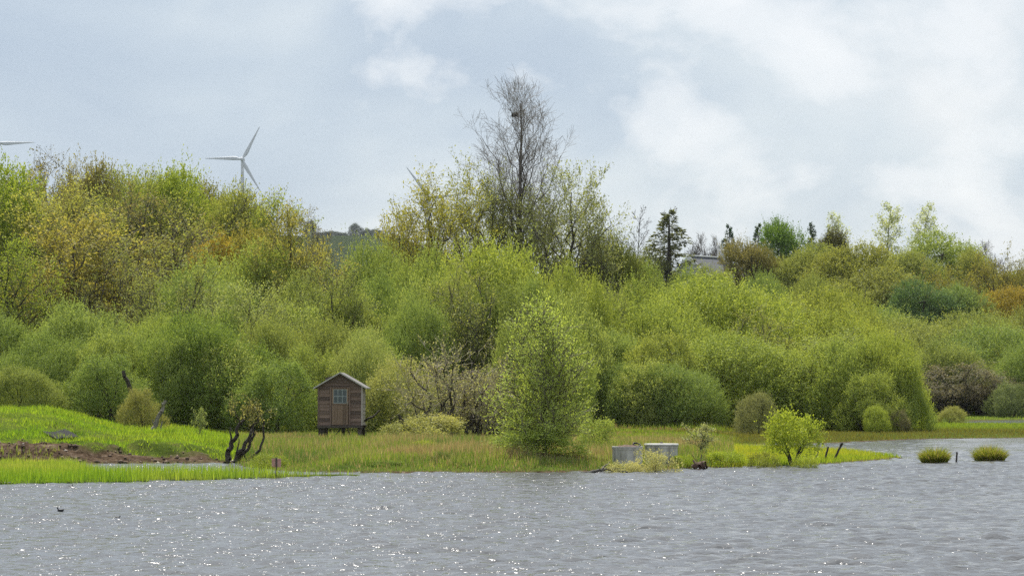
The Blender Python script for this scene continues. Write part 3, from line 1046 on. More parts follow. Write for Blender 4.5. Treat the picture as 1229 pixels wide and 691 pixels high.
for i, (a, b, c, d) in enumerate(gaps):
    place('shrub%d' % (i % 3), a, b, c, d, mixc(mixc(LG, YG, .6 if a > 700 else .2), (OLV, MG, PAL)[i % 3], .1 + .3 * ((i * 7) % 5) / 5), 'small willow mound ' + GAP_LABELS[i], 'bush', GAP, 'willow_bush')

LBG = 'leafy bushes along the foot of the slope'
lbush = [
    (0, 378, 164, 147, mixc(LG, MG, .4), 'wide bush row end below the vivid green tree'),
    (105, 364, 188, 147, LG, 'wide light bush below the crooked black trunk'),
    (50, 400, 155, 139, mixc(LG, MG, .5), 'bush directly behind the top of the grass mound'),
    (190, 378, 139, 152, mixc(LG, YG, .5), 'bush tucked behind the deep green one'),
    (330, 383, 155, 147, mixc(LG, OLV, .35), 'broad olive green bush left of and above the hut'),
    (20, 440, 114, 133, mixc(LG, OLV, .3), 'low pale bush just over the crest of the mound')]
for i, (a, b, c, d, col, lb) in enumerate(lbush):
    place('willow%d' % ((i + 1) % 4), a, b, c, d, col, lb, 'bush', LBG, 'leafy_bush')
place('willow2', 240, 378, 190, 140, mixc(MG, BRT, .25), 'large deep green bush behind the dark forked stems', 'bush', name='leafy_bush')
place('shrub1', 135, 425, 125, 134, mixc(MG, LG, .5), 'bush with a dark leaning bough behind the end of the mound', 'bush', name='leafy_bush')
place('willow3', 430, 398, 120, 140, mixc(PAL, LG, .55), 'pale green bush right behind the hut', 'bush', name='leafy_bush')
place('shrub0', 330, 430, 120, 136, mixc(MG, LG, .4), 'green shrub between the hut and the deep green bush', 'bush', name='shrub')
place('shrub2', 470, 430, 100, 136, mixc(PAL, OLV, .3), 'pale loose shrub right of the hut', 'bush', name='shrub')
place('shrub1', 172, 466, 58, 124, (0.30, 0.30, 0.10), 'small pale yellowish shrub at the end of the mound', 'bush', name='shrub')

# right thicket -----------------------------------------------------------
RTH = 'willow bushes of the thicket by the meadow'
rth = [
    (872, 334, 255, 180, YG, 'highest broad willow of the thicket above the concrete rings'),
    (782, 362, 210, 172, mixc(YG, LG, .3), 'broad willow sloping down towards the lone bank tree'),
    (970, 346, 200, 188, mixc(YG, OLV, .35), 'olive tinged broad willow behind the highest one'),
    (1020, 374, 190, 178, mixc(YG, OLV, .15), 'willow stepping down towards the steep-sided one'),
    (868, 402, 220, 166, mixc(YG, LG, .4), 'wide sunlit willow above the silvery pale shrub'),
    (742, 398, 160, 165, LG, 'willow with dark foot behind the open concrete ring'),
    (975, 412, 190, 165, mixc(YG, LG, .3), 'wide low willow behind the small round tree'),
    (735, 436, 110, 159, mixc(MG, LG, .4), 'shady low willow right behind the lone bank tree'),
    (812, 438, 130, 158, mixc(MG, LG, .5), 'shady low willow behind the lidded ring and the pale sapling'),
    (1010, 348, 130, 200, mixc(YG, OLV, .3), 'willow below the olive rounded tree')]
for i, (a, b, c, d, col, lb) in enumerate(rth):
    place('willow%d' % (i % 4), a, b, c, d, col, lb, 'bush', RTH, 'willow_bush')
place('willow1', 1058, 400, 140, 163, YG, 'steep-sided yellow green willow at the water end of the thicket', 'bush', name='willow_bush')
place('shrub1', 910, 471, 72, 150, (0.24, 0.25, 0.11), 'silvery pale shrub behind the small round tree', 'bush', name='shrub')
place('shrub0', 1052, 486, 42, 156, mixc(YG, BRT, .3), 'small yellow green shrub at the foot of the steep-sided willow', 'bush', name='shrub')
place('small0', 1078, 490, 26, 157, GRB, 'tiny brownish shrub at the foot of the steep-sided willow', 'bush', name='shrub')
place('shrub2', 1140, 487, 34, 200, mixc(PAL, OLV, .4), 'low grey green shrub standing in the far meadow', 'bush', name='shrub')
place('shrub0', 1212, 458, 62, 250, (0.17, 0.21, 0.09), 'round pale green bush by the far meadow pond', 'bush', name='shrub')

# far right wood ----------------------------------------------------------
FRG = 'muted bushes beyond the far meadow'
for i, (a, b, c, d, col, lb) in enumerate([
        (1100, 384, 200, 276, mixc(LG, OLV, .5), 'muted olive bush beyond the steep-sided willow'),
        (1190, 390, 220, 272, mixc(MG, LG, .55), 'muted green wide bush above the round pale green bush'),
        (1130, 410, 140, 264, mixc(LG, OLV, .3), 'muted bush above the low grey green meadow shrub'),
        (1235, 405, 130, 262, mixc(MG, LG, .5), 'muted bush at the outer end behind the round pale green bush'),
        (1050, 370, 160, 292, mixc(LG, YG, .4), 'light bush far back between thicket and blue green tree'),
        (1160, 374, 190, 292, mixc(LG, OLV, .4), 'light bush far back below the grey green tree'),
        (1225, 372, 150, 300, mixc(LG, OLV, .6), 'light bush far back below the orange gold tree')]):
    place('willow%d' % (i % 4), a, b, c, d, col, lb, 'bush', FRG, 'willow_bush')
place('stemmy1', 1145, 436, 120, 257, (0.22, 0.20, 0.12), 'grey brown nearly leafless bush beside the round pale green bush', 'bush', name='bush')
place('stemmy0', 1185, 440, 90, 258, (0.20, 0.19, 0.10), 'brownish twiggy bush behind the round pale green bush', 'bush', name='bush')
place('round0', 1108, 336, 90, 310, BLG, 'blue green dense tree in the middle of the far wood', zg=4)
place('round1', 1152, 342, 95, 312, mixc(BLG, LG, .5), 'grey green tree right of the blue green one', zg=4)
place('round2', 1020, 292, 110, 330, mixc(OLV, YG, .3), 'olive rounded tree with sunlit crown left of the poplars', zg=6)
place('round0', 1050, 320, 120, 322, mixc(OLV, LG, .3), 'brownish olive tree at the foot of the poplars', zg=5)
place('round1', 962, 300, 80, 335, mixc(LG, OLV, .5), 'green tree under the dark conifer', zg=6)
place('round2', 895, 288, 64, 340, mixc(OLV, BRN, .5), 'brownish budding tree right of the house', zg=7)
place('round0', 922, 296, 46, 338, mixc(OLV, BRN, .4), 'narrow olive tree beside the brownish budding tree', zg=7)
place('round1', 936, 264, 86, 372, (0.12, 0.21, 0.038), 'deep green dense round tree on the far skyline', zg=10)
place('conifer0', 910, 270, 46, 376, DKG, 'dark pine touching the deep green round tree', zg=11, name='conifer')
place('conifer0', 974, 269, 46, 374, DKG, 'dark pine between the two round skyline trees', zg=10, name='conifer', rz=2)
place('round2', 997, 275, 42, 370, (0.10, 0.10, 0.03), 'dark olive round tree on the skyline with bare stem', zg=10)
place('conifer0', 875, 271, 46, 385, (0.03, 0.07, 0.03), 'small dark green conifer standing alone right of the house roof', zg=11, name='conifer', rz=1)
place('poplar', 1023, 256, 46, 380, (0.46, 0.50, 0.30), 'short pale poplar left of the pair of poplars', rz=1)
place('poplar', 1062, 247, 64, 378, (0.46, 0.50, 0.30), 'broader pale poplar of the pair', rz=2.5)
place('poplar', 1089, 245, 50, 380, (0.46, 0.50, 0.30), 'slimmer pale poplar of the pair', rz=4)
place('round0', 1133, 277, 100, 372, mixc(LG, YG, .3), 'wide light green dome-shaped tree right of the poplars', zg=9)
place('bare1', 1183, 290, 60, 390, BRN, 'leafless tree on the skyline behind the spreading oaks', zg=11)
OAK = 'spreading oaks on the far slope'
place('oak0', 1130, 318, 90, 335, (0.25, 0.24, 0.05), 'golden olive oak under the dome-shaped tree', group=OAK, zg=6, rz=1)
place('oak0', 1190, 300, 84, 340, (0.24, 0.23, 0.05), 'open oak with dark limbs against the sky', group=OAK, zg=7, rz=3)
place('oak0', 1228, 308, 60, 338, (0.24, 0.23, 0.05), 'oak at the outer end of the oak row', group=OAK, zg=7, rz=5)
place('round2', 1205, 345, 84, 316, (0.33, 0.27, 0.05), 'orange gold tree below the oaks', zg=5)
place('round1', 1178, 366, 60, 312, mixc(ORG, OLV, .4), 'small ochre tree below the orange gold one', zg=4)
place('round2', 1090, 300, 90, 360, mixc(LG, OLV, .5), 'green tree right at the foot of the poplar pair', zg=8)
place('round0', 985, 292, 80, 352, mixc(LG, OLV, .4), 'green crown below the two dark pines', zg=8)
place('round1', 1168, 300, 70, 362, mixc(OLV, LG, .4), 'olive crown between the dome-shaped tree and the oaks', zg=8)
place('round2', 1225, 322, 80, 350, mixc(OLV, YG, .3), 'olive crown at the outer end behind the oaks', zg=8)
place('round1', 740, 300, 80, 330, mixc(LG, OLV, .3), 'green crown left of the thin leafless skyline tree', zg=7)
place('round0', 782, 304, 70, 332, mixc(LG, OLV, .5), 'green crown at the foot of the ragged spruce', zg=7)
place('bare0', 767, 247, 40, 345, BRN, 'thin leafless tree standing on the skyline left of the conifer', zg=9)
place('conifer0', 803, 254, 104, 330, (0.13, 0.145, 0.06), 'ragged dark spruce with thin top beside the house', name='conifer')
place('bare0', 803, 248, 42, 333, BRN, 'leafless tree mixed into the ragged spruce', zg=8)
place('bare1', 842, 281, 48, 400, BRN, 'leafless tree behind the house roof', zg=12)
place('bare1', 862, 284, 36, 402, BRN, 'second leafless tree behind the house roof, beside the small conifer', zg=12, rz=2)
place('willow2', 852, 321, 90, 300, mixc(LG, OLV, .4), 'green bush in front of the house', 'bush', name='willow_bush')
place('willow3', 905, 328, 110, 300, mixc(LG, MG, .4), 'green bush below the brownish budding tree', 'bush', name='willow_bush')
place('willow1', 970, 330, 110, 298, mixc(LG, OLV, .4), 'grey green bush below the green tree', 'bush', name='willow_bush')

# ------------------------------------------------------------------ foreground trees and shrubs
PROTO['birch'] = env_tree(400, 3.2, 5.0, zb=-0.25, fork=0.08, nl=36, nb=8, ntw=6, leaves=13, leaf=0.068, tw_len=0.5, r0=0.055, upb=0.5, sprd=0.07, min_r=0.006)
PROTO['twiggy'] = env_tree(401, 4.4, 4.0, zb=0.05, nl=22, nb=8, ntw=6, leaves=5, leaf=0.085, tw_len=0.55, r0=0.07, base_spread=0.5, upb=0.35, sprd=0.06, min_r=0.007, twig_mat=principled('grey_twig', (0.30, 0.25, 0.19), 0.9, (0.45, 0.39, 0.30), scale=2))
PROTO['sapling'] = env_tree(402, 1.0, 1.1, zb=0.2, fork=0.2, nl=9, nb=4, ntw=4, leaves=7, leaf=0.06, tw_len=0.2, r0=0.02, upb=0.5, sprd=0.03, min_r=0.004, bark=M_BARKG)
t_, c_, w_, h_ = dome(403, 1.7, 1.5, 0.28, 20, 0.40, 520, 11, 0.075, shoot_len=0.2, stems=8, up=0.35)
PROTO['littletree'] = (t_, None, c_, w_, h_)

place('birch', 652, 360, 112, 90, (0.37, 0.46, 0.11), 'fresh green birch-like tree standing alone on the bank left of the concrete rings')
place('shrub2', 668, 372, 96, 128, mixc(YG, LG, .5), 'yellow green willow close behind the lone bank tree', 'bush', name='willow_bush')
place('shrub1', 625, 385, 90, 130, mixc(LG, OLV, .2), 'grey green willow between the twiggy shrub and the lone bank tree', 'bush', name='willow_bush')
place('twiggy', 540, 405, 140, 126, (0.36, 0.36, 0.15), 'grey twiggy shrub with few leaves right of the hut', 'bush', name='twiggy_shrub')
place('twiggy', 585, 420, 90, 127, (0.36, 0.36, 0.14), 'smaller grey twiggy shrub next to the lone bank tree', 'bush', name='twiggy_shrub', rz=2)
place('small1', 520, 496, 70, 118, (0.36, 0.36, 0.12), 'low pale yellow shrub in front of the grey twiggy shrub', 'bush', name='shrub')
place('small0', 480, 505, 46, 122, mixc(PAL, OLV, .4), 'low grey green shrub between hut and twiggy shrub', 'bush', name='shrub')
place('small1', 650, 512, 84, 89.4, (0.34, 0.43, 0.10), 'low leafy shrub hugging the trunk of the lone bank tree', 'bush', name='shrub')
place('littletree', 952, 490, 64, 92, (0.33, 0.40, 0.055), 'small round yellow green tree with short trunk on the grassy tongue')
place('sapling', 841, 507, 46, 96, (0.34, 0.36, 0.16), 'thin pale sapling right of the concrete rings', 'sapling', name='sapling')
place('sapling', 240, 488, 20, 110, (0.30, 0.36, 0.12), 'slim pale sapling before the deep green bush', 'sapling', name='sapling')
place('small1', 716, 500, 40, 100, mixc(LG, YG, .5), 'low green shrub at the foot of the lone bank tree', 'bush', name='shrub')
place('small0', 610, 518, 52, 93, (0.28, 0.36, 0.06), 'fresh green low shrub left of the lone bank tree trunk', 'bush', name='shrub')
place('small1', 750, 553, 46, 84.6, (0.44, 0.43, 0.19), 'low pale leafed bush spilling from the sprawling bush onto the fallen branch', 'bush', name='sprawling_bush')
place('small0', 784, 538, 58, 85.2, (0.44, 0.43, 0.19), 'pale silvery leafed bush sprawling in front of the lidded concrete ring', 'bush', name='sprawling_bush')
HB = 'leafy weed clumps on the bank'
for i, (a, b, c, d, col, lb) in enumerate([
        (510, 528, 34, 100, (0.36, 0.42, 0.03), 'bright yellow green weed clump on the bank before the low pale shrub'),
        (585, 532, 46, 96, (0.25, 0.31, 0.10), 'grey green weed clump on the bank beside the lone tree'),
        (325, 543, 46, 88, (0.25, 0.31, 0.04), 'green weed clump behind the faded pink sign'),
        (462, 552, 40, 86, (0.16, 0.24, 0.03), 'dark green weed clump at the water edge below the hut'),
        (532, 541, 26, 87, (0.14, 0.18, 0.04), 'dark rushy clump at the water edge below the twiggy shrub'),
        (872, 540, 44, 91, (0.28, 0.36, 0.035), 'green weed clump on the tongue beside the muddy root lump'),
        (918, 541, 40, 90, (0.20, 0.22, 0.05), 'olive weed clump left of the small round tree'),
        (965, 546, 30, 90, (0.30, 0.36, 0.06), 'light weed clump at the foot of the small round tree'),
        (690, 541, 60, 90, (0.25, 0.27, 0.07), 'dull weed clump right of the lone bank tree trunk'),
        (820, 545, 30, 89, (0.26, 0.34, 0.03), 'green weed clump beside the lidded concrete ring'),
        (215, 530, 24, 100, (0.10, 0.16, 0.03), 'small dark weed clump on the eroded bank')]):
    place('small%d' % (i % 2), a, b, c, d, col, lb, 'plant', HB, 'weed_clump')


def stick(name, runs, mat, label, cat, leaves=None, group=None):
    """runs: list of (list of (px,py,depth), r0, r1); tapered crooked stems"""
    r = np.random.default_rng(len(label))
    o0 = at(*runs[0][0][0])
    root = empty(name, o0)
    tag(root, label, cat, group)
    segs = []
    for pts, r0, r1 in runs:
        Q = np.array([at(*p) for p in pts]) - o0
        # resample for a natural curve
        t = np.linspace(0, len(Q) - 1, (len(Q) - 1) * 3 + 1)
        R_ = np.stack([np.interp(t, np.arange(len(Q)), Q[:, k]) for k in range(3)], 1)
        R_[1:-1] += r.normal(size=(len(R_) - 2, 3)) * r0 * 0.35
        m = len(R_) - 1
        for j in range(m):
            segs.append([*R_[j], *R_[j + 1], r0 + (r1 - r0) * j / m, r0 + (r1 - r0) * (j + 1) / m])
    V, Fq = tubes(segs, 7)
    link('trunk' if leaves else 'stem', np_mesh('stem', V, Fq, mat, smooth=True), root)
    if leaves:
        src, n, leaf, col, tl = leaves
        tw = []
        for i in range(n):
            a, b, d = src[r.integers(len(src))]
            q = at(a + r.normal() * 5, b + r.normal() * 5, d + r.normal() * 0.25) - o0
            tw.append([*q, *(q + unit(r.normal(size=3) * 0.5 + np.array([0, 0, 1])) * tl * (0.4 + r.random())), 0.008, 0.004])
        tw = np.array(tw)
        V, Fq = tubes(tw, 3)
        tag(link('twigs', np_mesh('twigs', V, Fq, mat), root), kind='stuff')
        k = 8
        t = r.random((n, k, 1))
        Pn = (tw[:, None, :3] + (tw[:, None, 3:6] - tw[:, None, :3]) * t + r.normal(size=(n, k, 3)) * 0.03).reshape(-1, 3)
        D = unit(r.normal(size=Pn.shape) + np.array([0, 0, 0.7]))
        LL = leaf * (0.6 + 0.8 * r.random(len(Pn)))
        V, Fq = leaf_geo(Pn, D, LL, LL * 0.5, r)
        c = link('crown', np_mesh('crown', V, Fq, M_LEAF, {'var': np.repeat(r.random(len(Pn)), 4)}), root)
        c.color = (*col, 1)
    return root


D0 = 95.6
stick('forked_willow', [
    ([(272, 558, D0), (274, 546, D0), (279, 531, D0 + .1), (285, 516, D0 + .2), (294, 503, D0 + .2)], 0.115, 0.04),
    ([(281, 558, D0), (285, 546, D0 - .1), (293, 535, D0 - .2), (300, 522, D0 - .2), (306, 509, D0 - .1), (309, 497, D0)], 0.095, 0.03),
    ([(284, 558, D0 + .1), (290, 547, D0 + .2), (298, 538, D0 + .3), (303, 523, D0 + .3), (305, 515, D0 + .4)], 0.08, 0.03),
    ([(294, 557, D0), (302, 549, D0), (312, 539, D0), (317, 526, D0 + .1), (317, 512, D0 + .1), (316, 503, D0 + .1)], 0.055, 0.028),
    ([(279, 531, D0 + .1), (277, 521, D0), (276, 512, D0)], 0.04, 0.02),
    ([(283, 556, D0), (286, 536, D0), (287, 526, D0)], 0.035, 0.015),
    ([(297, 536, D0), (303, 528, D0), (307, 518, D0)], 0.03, 0.014),
    ([(296, 556, D0), (293, 546, D0), (292, 540, D0)], 0.03, 0.014),
    ([(290, 509, D0 + .2), (284, 500, D0), (281, 492, D0)], 0.025, 0.01)],
    M_BARK, 'dark forked willow stems leaning out over the inlet', 'tree',
    leaves=([(294, 500, D0), (309, 494, D0), (305, 510, D0), (317, 503, D0), (281, 492, D0), (300, 490, D0), (302, 500, D0)], 110, 0.07, (0.30, 0.29, 0.10), 0.35))
stick('dead_snag', [([(180, 526, 118), (186, 511, 118), (192, 497, 118), (196, 488, 118), (198, 480, 118)], 0.11, 0.06), ([(186, 511, 118), (183, 503, 118)], 0.04, 0.02), ([(192, 520, 118), (195, 505, 118)], 0.05, 0.03)], M_DEAD,
      'pale broken dead trunk leaning beside the small pale shrub', 'dead tree')
stick('leaning_bough', [([(164, 500, 126.5), (160, 478, 126), (154, 462, 125.8), (148, 445, 125.8)], 0.13, 0.08)], M_BARK, 'dark thick bough leaning out of the bush behind the mound', 'branch')
stick('leaning_bough', [([(508, 522, 121), (492, 515, 120.5), (483, 506, 120.2), (479, 497, 120)], 0.11, 0.05), ([(492, 515, 120.5), (484, 512, 120)], 0.05, 0.02)], M_BARK, 'dark crooked bough lying low before the grey twiggy shrub', 'branch')
stick('leaning_bough', [([(434, 506, 127), (447, 500, 127), (456, 492, 127.2)], 0.06, 0.03)], M_BARK, 'thin dark bough poking out right of the hut', 'branch')
stick('fallen_branch', [([(698, 567.5, 84.2), (712, 565.5, 84.3), (722, 563.6, 84.5), (732, 562.5, 84.6), (742, 564.5, 84.4), (753, 566.5, 84.2)], 0.045, 0.028), ([(722, 563.6, 84.5), (727, 558.5, 84.7), (732, 554, 84.9)], 0.035, 0.014), ([(735, 563, 84.5), (744, 561, 84.7), (752, 562, 84.8)], 0.025, 0.012)],
      M_BARKG, 'thin crooked fallen branch at the water edge by the sprawling bush', 'branch')
PST = 'old fence stakes'
stick('stake', [([(989, 555, 97.2), (991, 546, 97.2), (994, 536, 97.3)], 0.040, 0.034)], M_BARK, 'shorter dark leaning stake right of the small round tree', 'stake', group=PST)
stick('stake', [([(1000, 554, 97.6), (1005, 543, 97.6), (1010, 531.5, 97.6)], 0.042, 0.036), ([(1008, 535, 97.6), (1011, 533, 97.6)], 0.05, 0.04)], M_BARK, 'taller dark leaning stake at the thin end of the grassy tongue', 'stake', group=PST)
stick('stake', [([(977, 552, 96.8), (981, 545, 96.8), (984.5, 537, 96.8)], 0.018, 0.013)], M_BARKG, 'thin grey stick beside the dark leaning stakes', 'stake', group=PST)
stick('stake', [([(1148, 558, 97.4), (1148, 550, 97.4), (1148.2, 542, 97.4)], 0.034, 0.03)], M_BARK, 'dark upright stake standing in the water between two rush tussocks', 'stake', group=PST)
stick('root_lump', [([(832, 561, 88.2), (838, 558, 88.2), (848, 560, 88.0)], 0.09, 0.06), ([(832, 552, 88.4), (836, 558, 88.2)], 0.03, 0.05), ([(838, 558, 88), (846, 557, 87.9)], 0.12, 0.10), ([(831, 546, 88.4), (838, 556, 88.2)], 0.012, 0.012), ([(842, 545, 88.4), (840, 556, 88.2)], 0.01, 0.014)],
      principled('muddy_root', (0.06, 0.035, 0.022), 0.95, (0.16, 0.10, 0.07), scale=14, bump=1.0), 'muddy brown root lump on the shore below the pale sapling', 'root')

# ------------------------------------------------------------------ rush tussocks in the lake


def tussock(px, base_y, wpx, top_y, label, seed):
    r = np.random.default_rng(seed)
    c = gp(px, base_y)
    d = c[1]
    R = wpx * d / F / 2
    Hh = at(px, top_y, d)[2]
    root = empty('rush_tussock', c)
    tag(root, label, 'tussock', 'rush tussocks in the lake')
    n = 2600
    a = r.random(n) * 6.283
    rr = R * 0.80 * np.sqrt(r.random(n))
    B = np.stack([np.cos(a) * rr, np.sin(a) * rr, np.full(n, -0.05) + 0.12 * Hh * (1 - (rr / R) ** 2)], 1)
    out = np.stack([np.cos(a), np.sin(a), np.zeros(n)], 1)
    L_ = Hh * (0.6 + 0.55 * r.random(n) ** 1.5) * (1 - 0.45 * (rr / R) ** 2)
    lean = 0.1 + 0.5 * (rr / R / 0.8) ** 2 + 0.3 * r.random(n)
    D1 = unit(np.array([0, 0, 1.0]) + out * lean[:, None] * 0.6 + r.normal(size=(n, 3)) * 0.15)
    mid = B + D1 * L_[:, None] * 0.6
    D2 = unit(D1 + out * lean[:, None] * 0.9 - np.array([0, 0, 0.6]) * (lean[:, None] - 0.3))
    tip = mid + D2 * L_[:, None] * 0.55
    S = unit(np.cross(D1, r.normal(size=(n, 3)))) * 0.007
    V = np.stack([B - S, B + S, mid + S * 0.8, mid - S * 0.8, tip], 1).reshape(-1, 3)
    i = np.arange(n)[:, None] * 5
    Fq = np.vstack([np.hstack([i, i + 1, i + 2, i + 3]), np.hstack([i + 3, i + 2, i + 4, i + 4])])[:, :4]
    q = np.hstack([i, i + 1, i + 2]), np.hstack([i, i + 2, i + 3]), np.hstack([i + 3, i + 2, i + 4])
    straw = r.random(n) < 0.22
    col = np.where(straw[:, None], np.array([[0.40, 0.32, 0.14]]), np.array([[0.20, 0.24, 0.03]]) * (0.7 + 0.7 * r.random((n, 1))))
    link('blades', np_mesh('blades', V, np.vstack(q), M_GRASS, {'col': np.repeat(col, 5, 0), 'var': np.repeat(r.random(n), 5)}), root)
    bm = bmesh.new()
    bmesh.ops.create_icosphere(bm, subdivisions=3, radius=1)
    for v in bm.verts:
        k = 1 + 0.12 * math.sin(v.co.x * 7 + seed) * math.cos(v.co.y * 6)
        v.co = Vector((v.co.x * R * 0.8 * k, v.co.y * R * 0.8 * k, v.co.z * Hh * 0.16))
    link('root_mound', bm_mesh('root_mound', bm, MATS['muddy_root'], True), root)


tussock(1122, 555.4, 36, 536.5, 'bushy rush tussock in the lake, nearer the grassy tongue', 5)
tussock(1188, 552.6, 42, 534, 'broader rush tussock in open water beyond the upright stake', 6)

# ------------------------------------------------------------------ grass


def scatter(n, x0, x1, y0, y1, cond, seed, near=True):
    r = np.random.default_rng(seed)
    y = y0 + (y1 - y0) * (r.random(n) ** (1.25 if near else 1.0))
    # sample only the wedge of ground the lake shore occupies
    u = x0 + (x1 - x0) * r.random(n)
    x = (u - W0 / 2) / F * y
    k = cond(x, y, u)
    k = r.random(n) < k
    return x[k], y[k], u[k], r


def grass(name, label, n, box_, cond, hfun, colfun, wid, seed, cat='grass', lean=0.25):
    x, y, u, r = scatter(n, *box_, cond, seed)
    m = len(x)
    z = height(x, y)
    z = np.maximum(z, -0.1)
    h = hfun(x, y, u, r) * (0.6 + 0.7 * r.random(m))
    B = np.stack([x, y, z - 0.03], 1)
    D = unit(np.stack([r.normal(size=m) * lean, r.normal(size=m) * lean, np.ones(m)], 1))
    a = r.random(m) * 6.283
    S = np.stack([np.cos(a), np.sin(a) * 0.6, np.zeros(m)], 1) * (wid * (0.6 + 0.8 * r.random(m)))[:, None]
    V = np.stack([B - S, B + S, B + D * (h + 0.03)[:, None]], 1).reshape(-1, 3)
    col = np.clip(colfun(x, y, u, r), 0.005, 0.9)
    o = link(name, np_mesh(name, V, np.arange(m * 3).reshape(-1, 3), M_GRASS, {'col': np.repeat(col, 3, 0), 'var': np.repeat(np.clip(0.45 + 0.22 * r.normal(size=m), 0, 1), 3)}))
    tag(o, label, cat, kind='stuff')
    return o


def lerp(a, b, t):
    return np.array(a)[None] * (1 - t[:, None]) + np.array(b)[None] * t[:, None]


def reed_cond(x, y, u):
    sm, ss = land_fields(x, y)
    ends = 1 - 0.85 * smooth(290, 400, u)
    return np.where(ss > 0, 1.0, np.where(ss > -0.35, 0.35, 0.0)) * ends * np.where(sm > 1.0, 0.3, 1)


grass('reed_bed', 'strip of short bright green reeds standing in the shallows before the eroded bank', 60000, (-140, 470, 70, 98), reed_cond,
      lambda x, y, u, r: 0.27 + 0.10 * vnoise(x, y, 1.1) - 0.08 * smooth(250, 430, u) - 0.16 * (1 - smooth(40, 110, u)) * smooth(76, 84, y),
      lambda x, y, u, r: lerp((0.20, 0.33, 0.025), (0.36, 0.40, 0.07), np.clip(vnoise(x, y, 2.2) * 1.3 - 0.35 + 0.3 * (1 - smooth(60, 130, u)) * smooth(75, 80, y), 0, 1)), 0.012, 31, 'reeds', 0.12)
grass('sparse_reeds', 'thin scattered reed stalks in the shallow water below the hut', 1500, (290, 520, 79, 88), lambda x, y, u: (land_fields(x, y)[0] < 0.1) * smooth(0.25, 0.65, vnoise(x, y, 0.9)) * (1 - smooth(440, 520, u)),
      lambda x, y, u, r: 0.16 + 0.10 * r.random(len(x)), lambda x, y, u, r: lerp((0.16, 0.24, 0.03), (0.26, 0.28, 0.08), r.random(len(x))), 0.007, 32, 'reeds', 0.1)


def mound_cond(x, y, u):
    sm, ss = land_fields(x, y)
    return (sm > 0.2) * (1 - smooth(0.25, 0.55, soil_field(x, y))) * (0.55 + 0.45 * smooth(0.2, 0.5, vnoise(x, y, 1.0)))


grass('mound_grass', 'short lime green grass covering the mound above the eroded bank', 90000, (-140, 300, 94.5, 130), mound_cond,
      lambda x, y, u, r: 0.05 + 0.17 * smooth(0.35, 0.8, 0.5 * vnoise(x, y, 0.8) + 0.5 * vnoise(x, y, 0.35)) + 0.06 * smooth(180, 260, u),
      lambda x, y, u, r: lerp((0.22, 0.37, 0.022), (0.33, 0.42, 0.04), np.clip(0.7 * vnoise(x, y, 1.7) * 1.5 + 0.5 * vnoise(x, y, 0.5) - 0.3, 0, 1)) * (1 - 0.55 * (r.random(len(x)) < 0.10 + 0.5 * smooth(0.6, 0.75, vnoise(x, y, 0.9))))[:, None], 0.014, 33, lean=0.5)


def mid_cond(x, y, u):
    sm, ss = land_fields(x, y)
    return (sm > 0.0) * (0.5 + 0.5 * smooth(0.25, 0.5, vnoise(x, y, 1.4)))


def mid_h(x, y, u, r):
    sm = land_fields(x, y)[0]
    a = 0.13 + 0.27 * smooth(0.3, 0.8, 0.6 * vnoise(x, y, 1.6) + 0.4 * vnoise(x, y, 0.55)) + 0.08 * smooth(440, 480, u) * (1 - smooth(570, 620, u)) * smooth(0.3, 1.5, sm)
    return a * (0.5 + 0.5 * smooth(0, 1.2, sm)) * (1 - 0.45 * smooth(104, 124, y))


def mid_col(x, y, u, r):
    sm = land_fields(x, y)[0]
    g = lerp((0.10, 0.17, 0.032), (0.26, 0.33, 0.05), np.clip(0.6 * vnoise(x, y, 2.3) * 1.6 + 0.5 * vnoise(x, y, 0.7) - 0.35, 0, 1))
    b = lerp((0.25, 0.165, 0.10), (0.40, 0.34, 0.18), r.random(len(x)))
    k = smooth(0.42, 0.68, vnoise(x * 0.6 + 31, y, 2.4)) * smooth(1.5, 4.0, sm) * (0.35 + 0.65 * (smooth(430, 470, u) + smooth(118, 126, y)).clip(0, 1))
    k = (r.random(len(x)) < 0.26 + 0.74 * k).astype(float)
    return g * (1 - k[:, None]) + b * k[:, None]


grass('bank_grass', 'tall mixed green and russet grass on the bank between the lake and the hut', 150000, (285, 880, 83, 136), mid_cond, mid_h, mid_col, 0.013, 34, lean=0.22)


def tongue_cond(x, y, u):
    sm, ss = land_fields(x, y)
    return (sm > -0.15) * (y < 128) * np.where(sm < 0.1, 0.25, 1) * (0.4 + 0.6 * smooth(0.25, 0.5, vnoise(x, y, 1.2)))


grass('tongue_grass', 'bright yellow green grass on the low tongue running out into the lake', 42000, (850, 1100, 88, 126), tongue_cond, lambda x, y, u, r: 0.12 + 0.09 * vnoise(x, y, 1.2) - 0.04 * smooth(980, 1060, u),
      lambda x, y, u, r: lerp((0.24, 0.34, 0.025), (0.42, 0.42, 0.035), np.clip(vnoise(x, y, 2.0) * 1.7 - 0.35, 0, 1)), 0.013, 35, lean=0.3)


def far_cond(x, y, u):
    sm, ss = land_fields(x, y)
    return (sm > 0.1) * np.where(u < 860, y > 126, True) * 1.0


def far_col(x, y, u, r):
    rightm = smooth(850, 900, u)
    f = smooth(158, 178, y) * rightm + (1 - rightm) * smooth(0.35, 0.6, vnoise(x, y, 3.0))
    c = lerp((0.155, 0.145, 0.030), (0.22, 0.30, 0.035), f)
    k = ((vnoise(x, y * 1.0, 2.6) > 0.56) & (u < 900) & (y > 146)).astype(float)
    k2 = (r.random(len(x)) < 0.55 * k).astype(float)[:, None]
    return c * (1 - k2) + np.array([[0.27, 0.18, 0.11]]) * k2


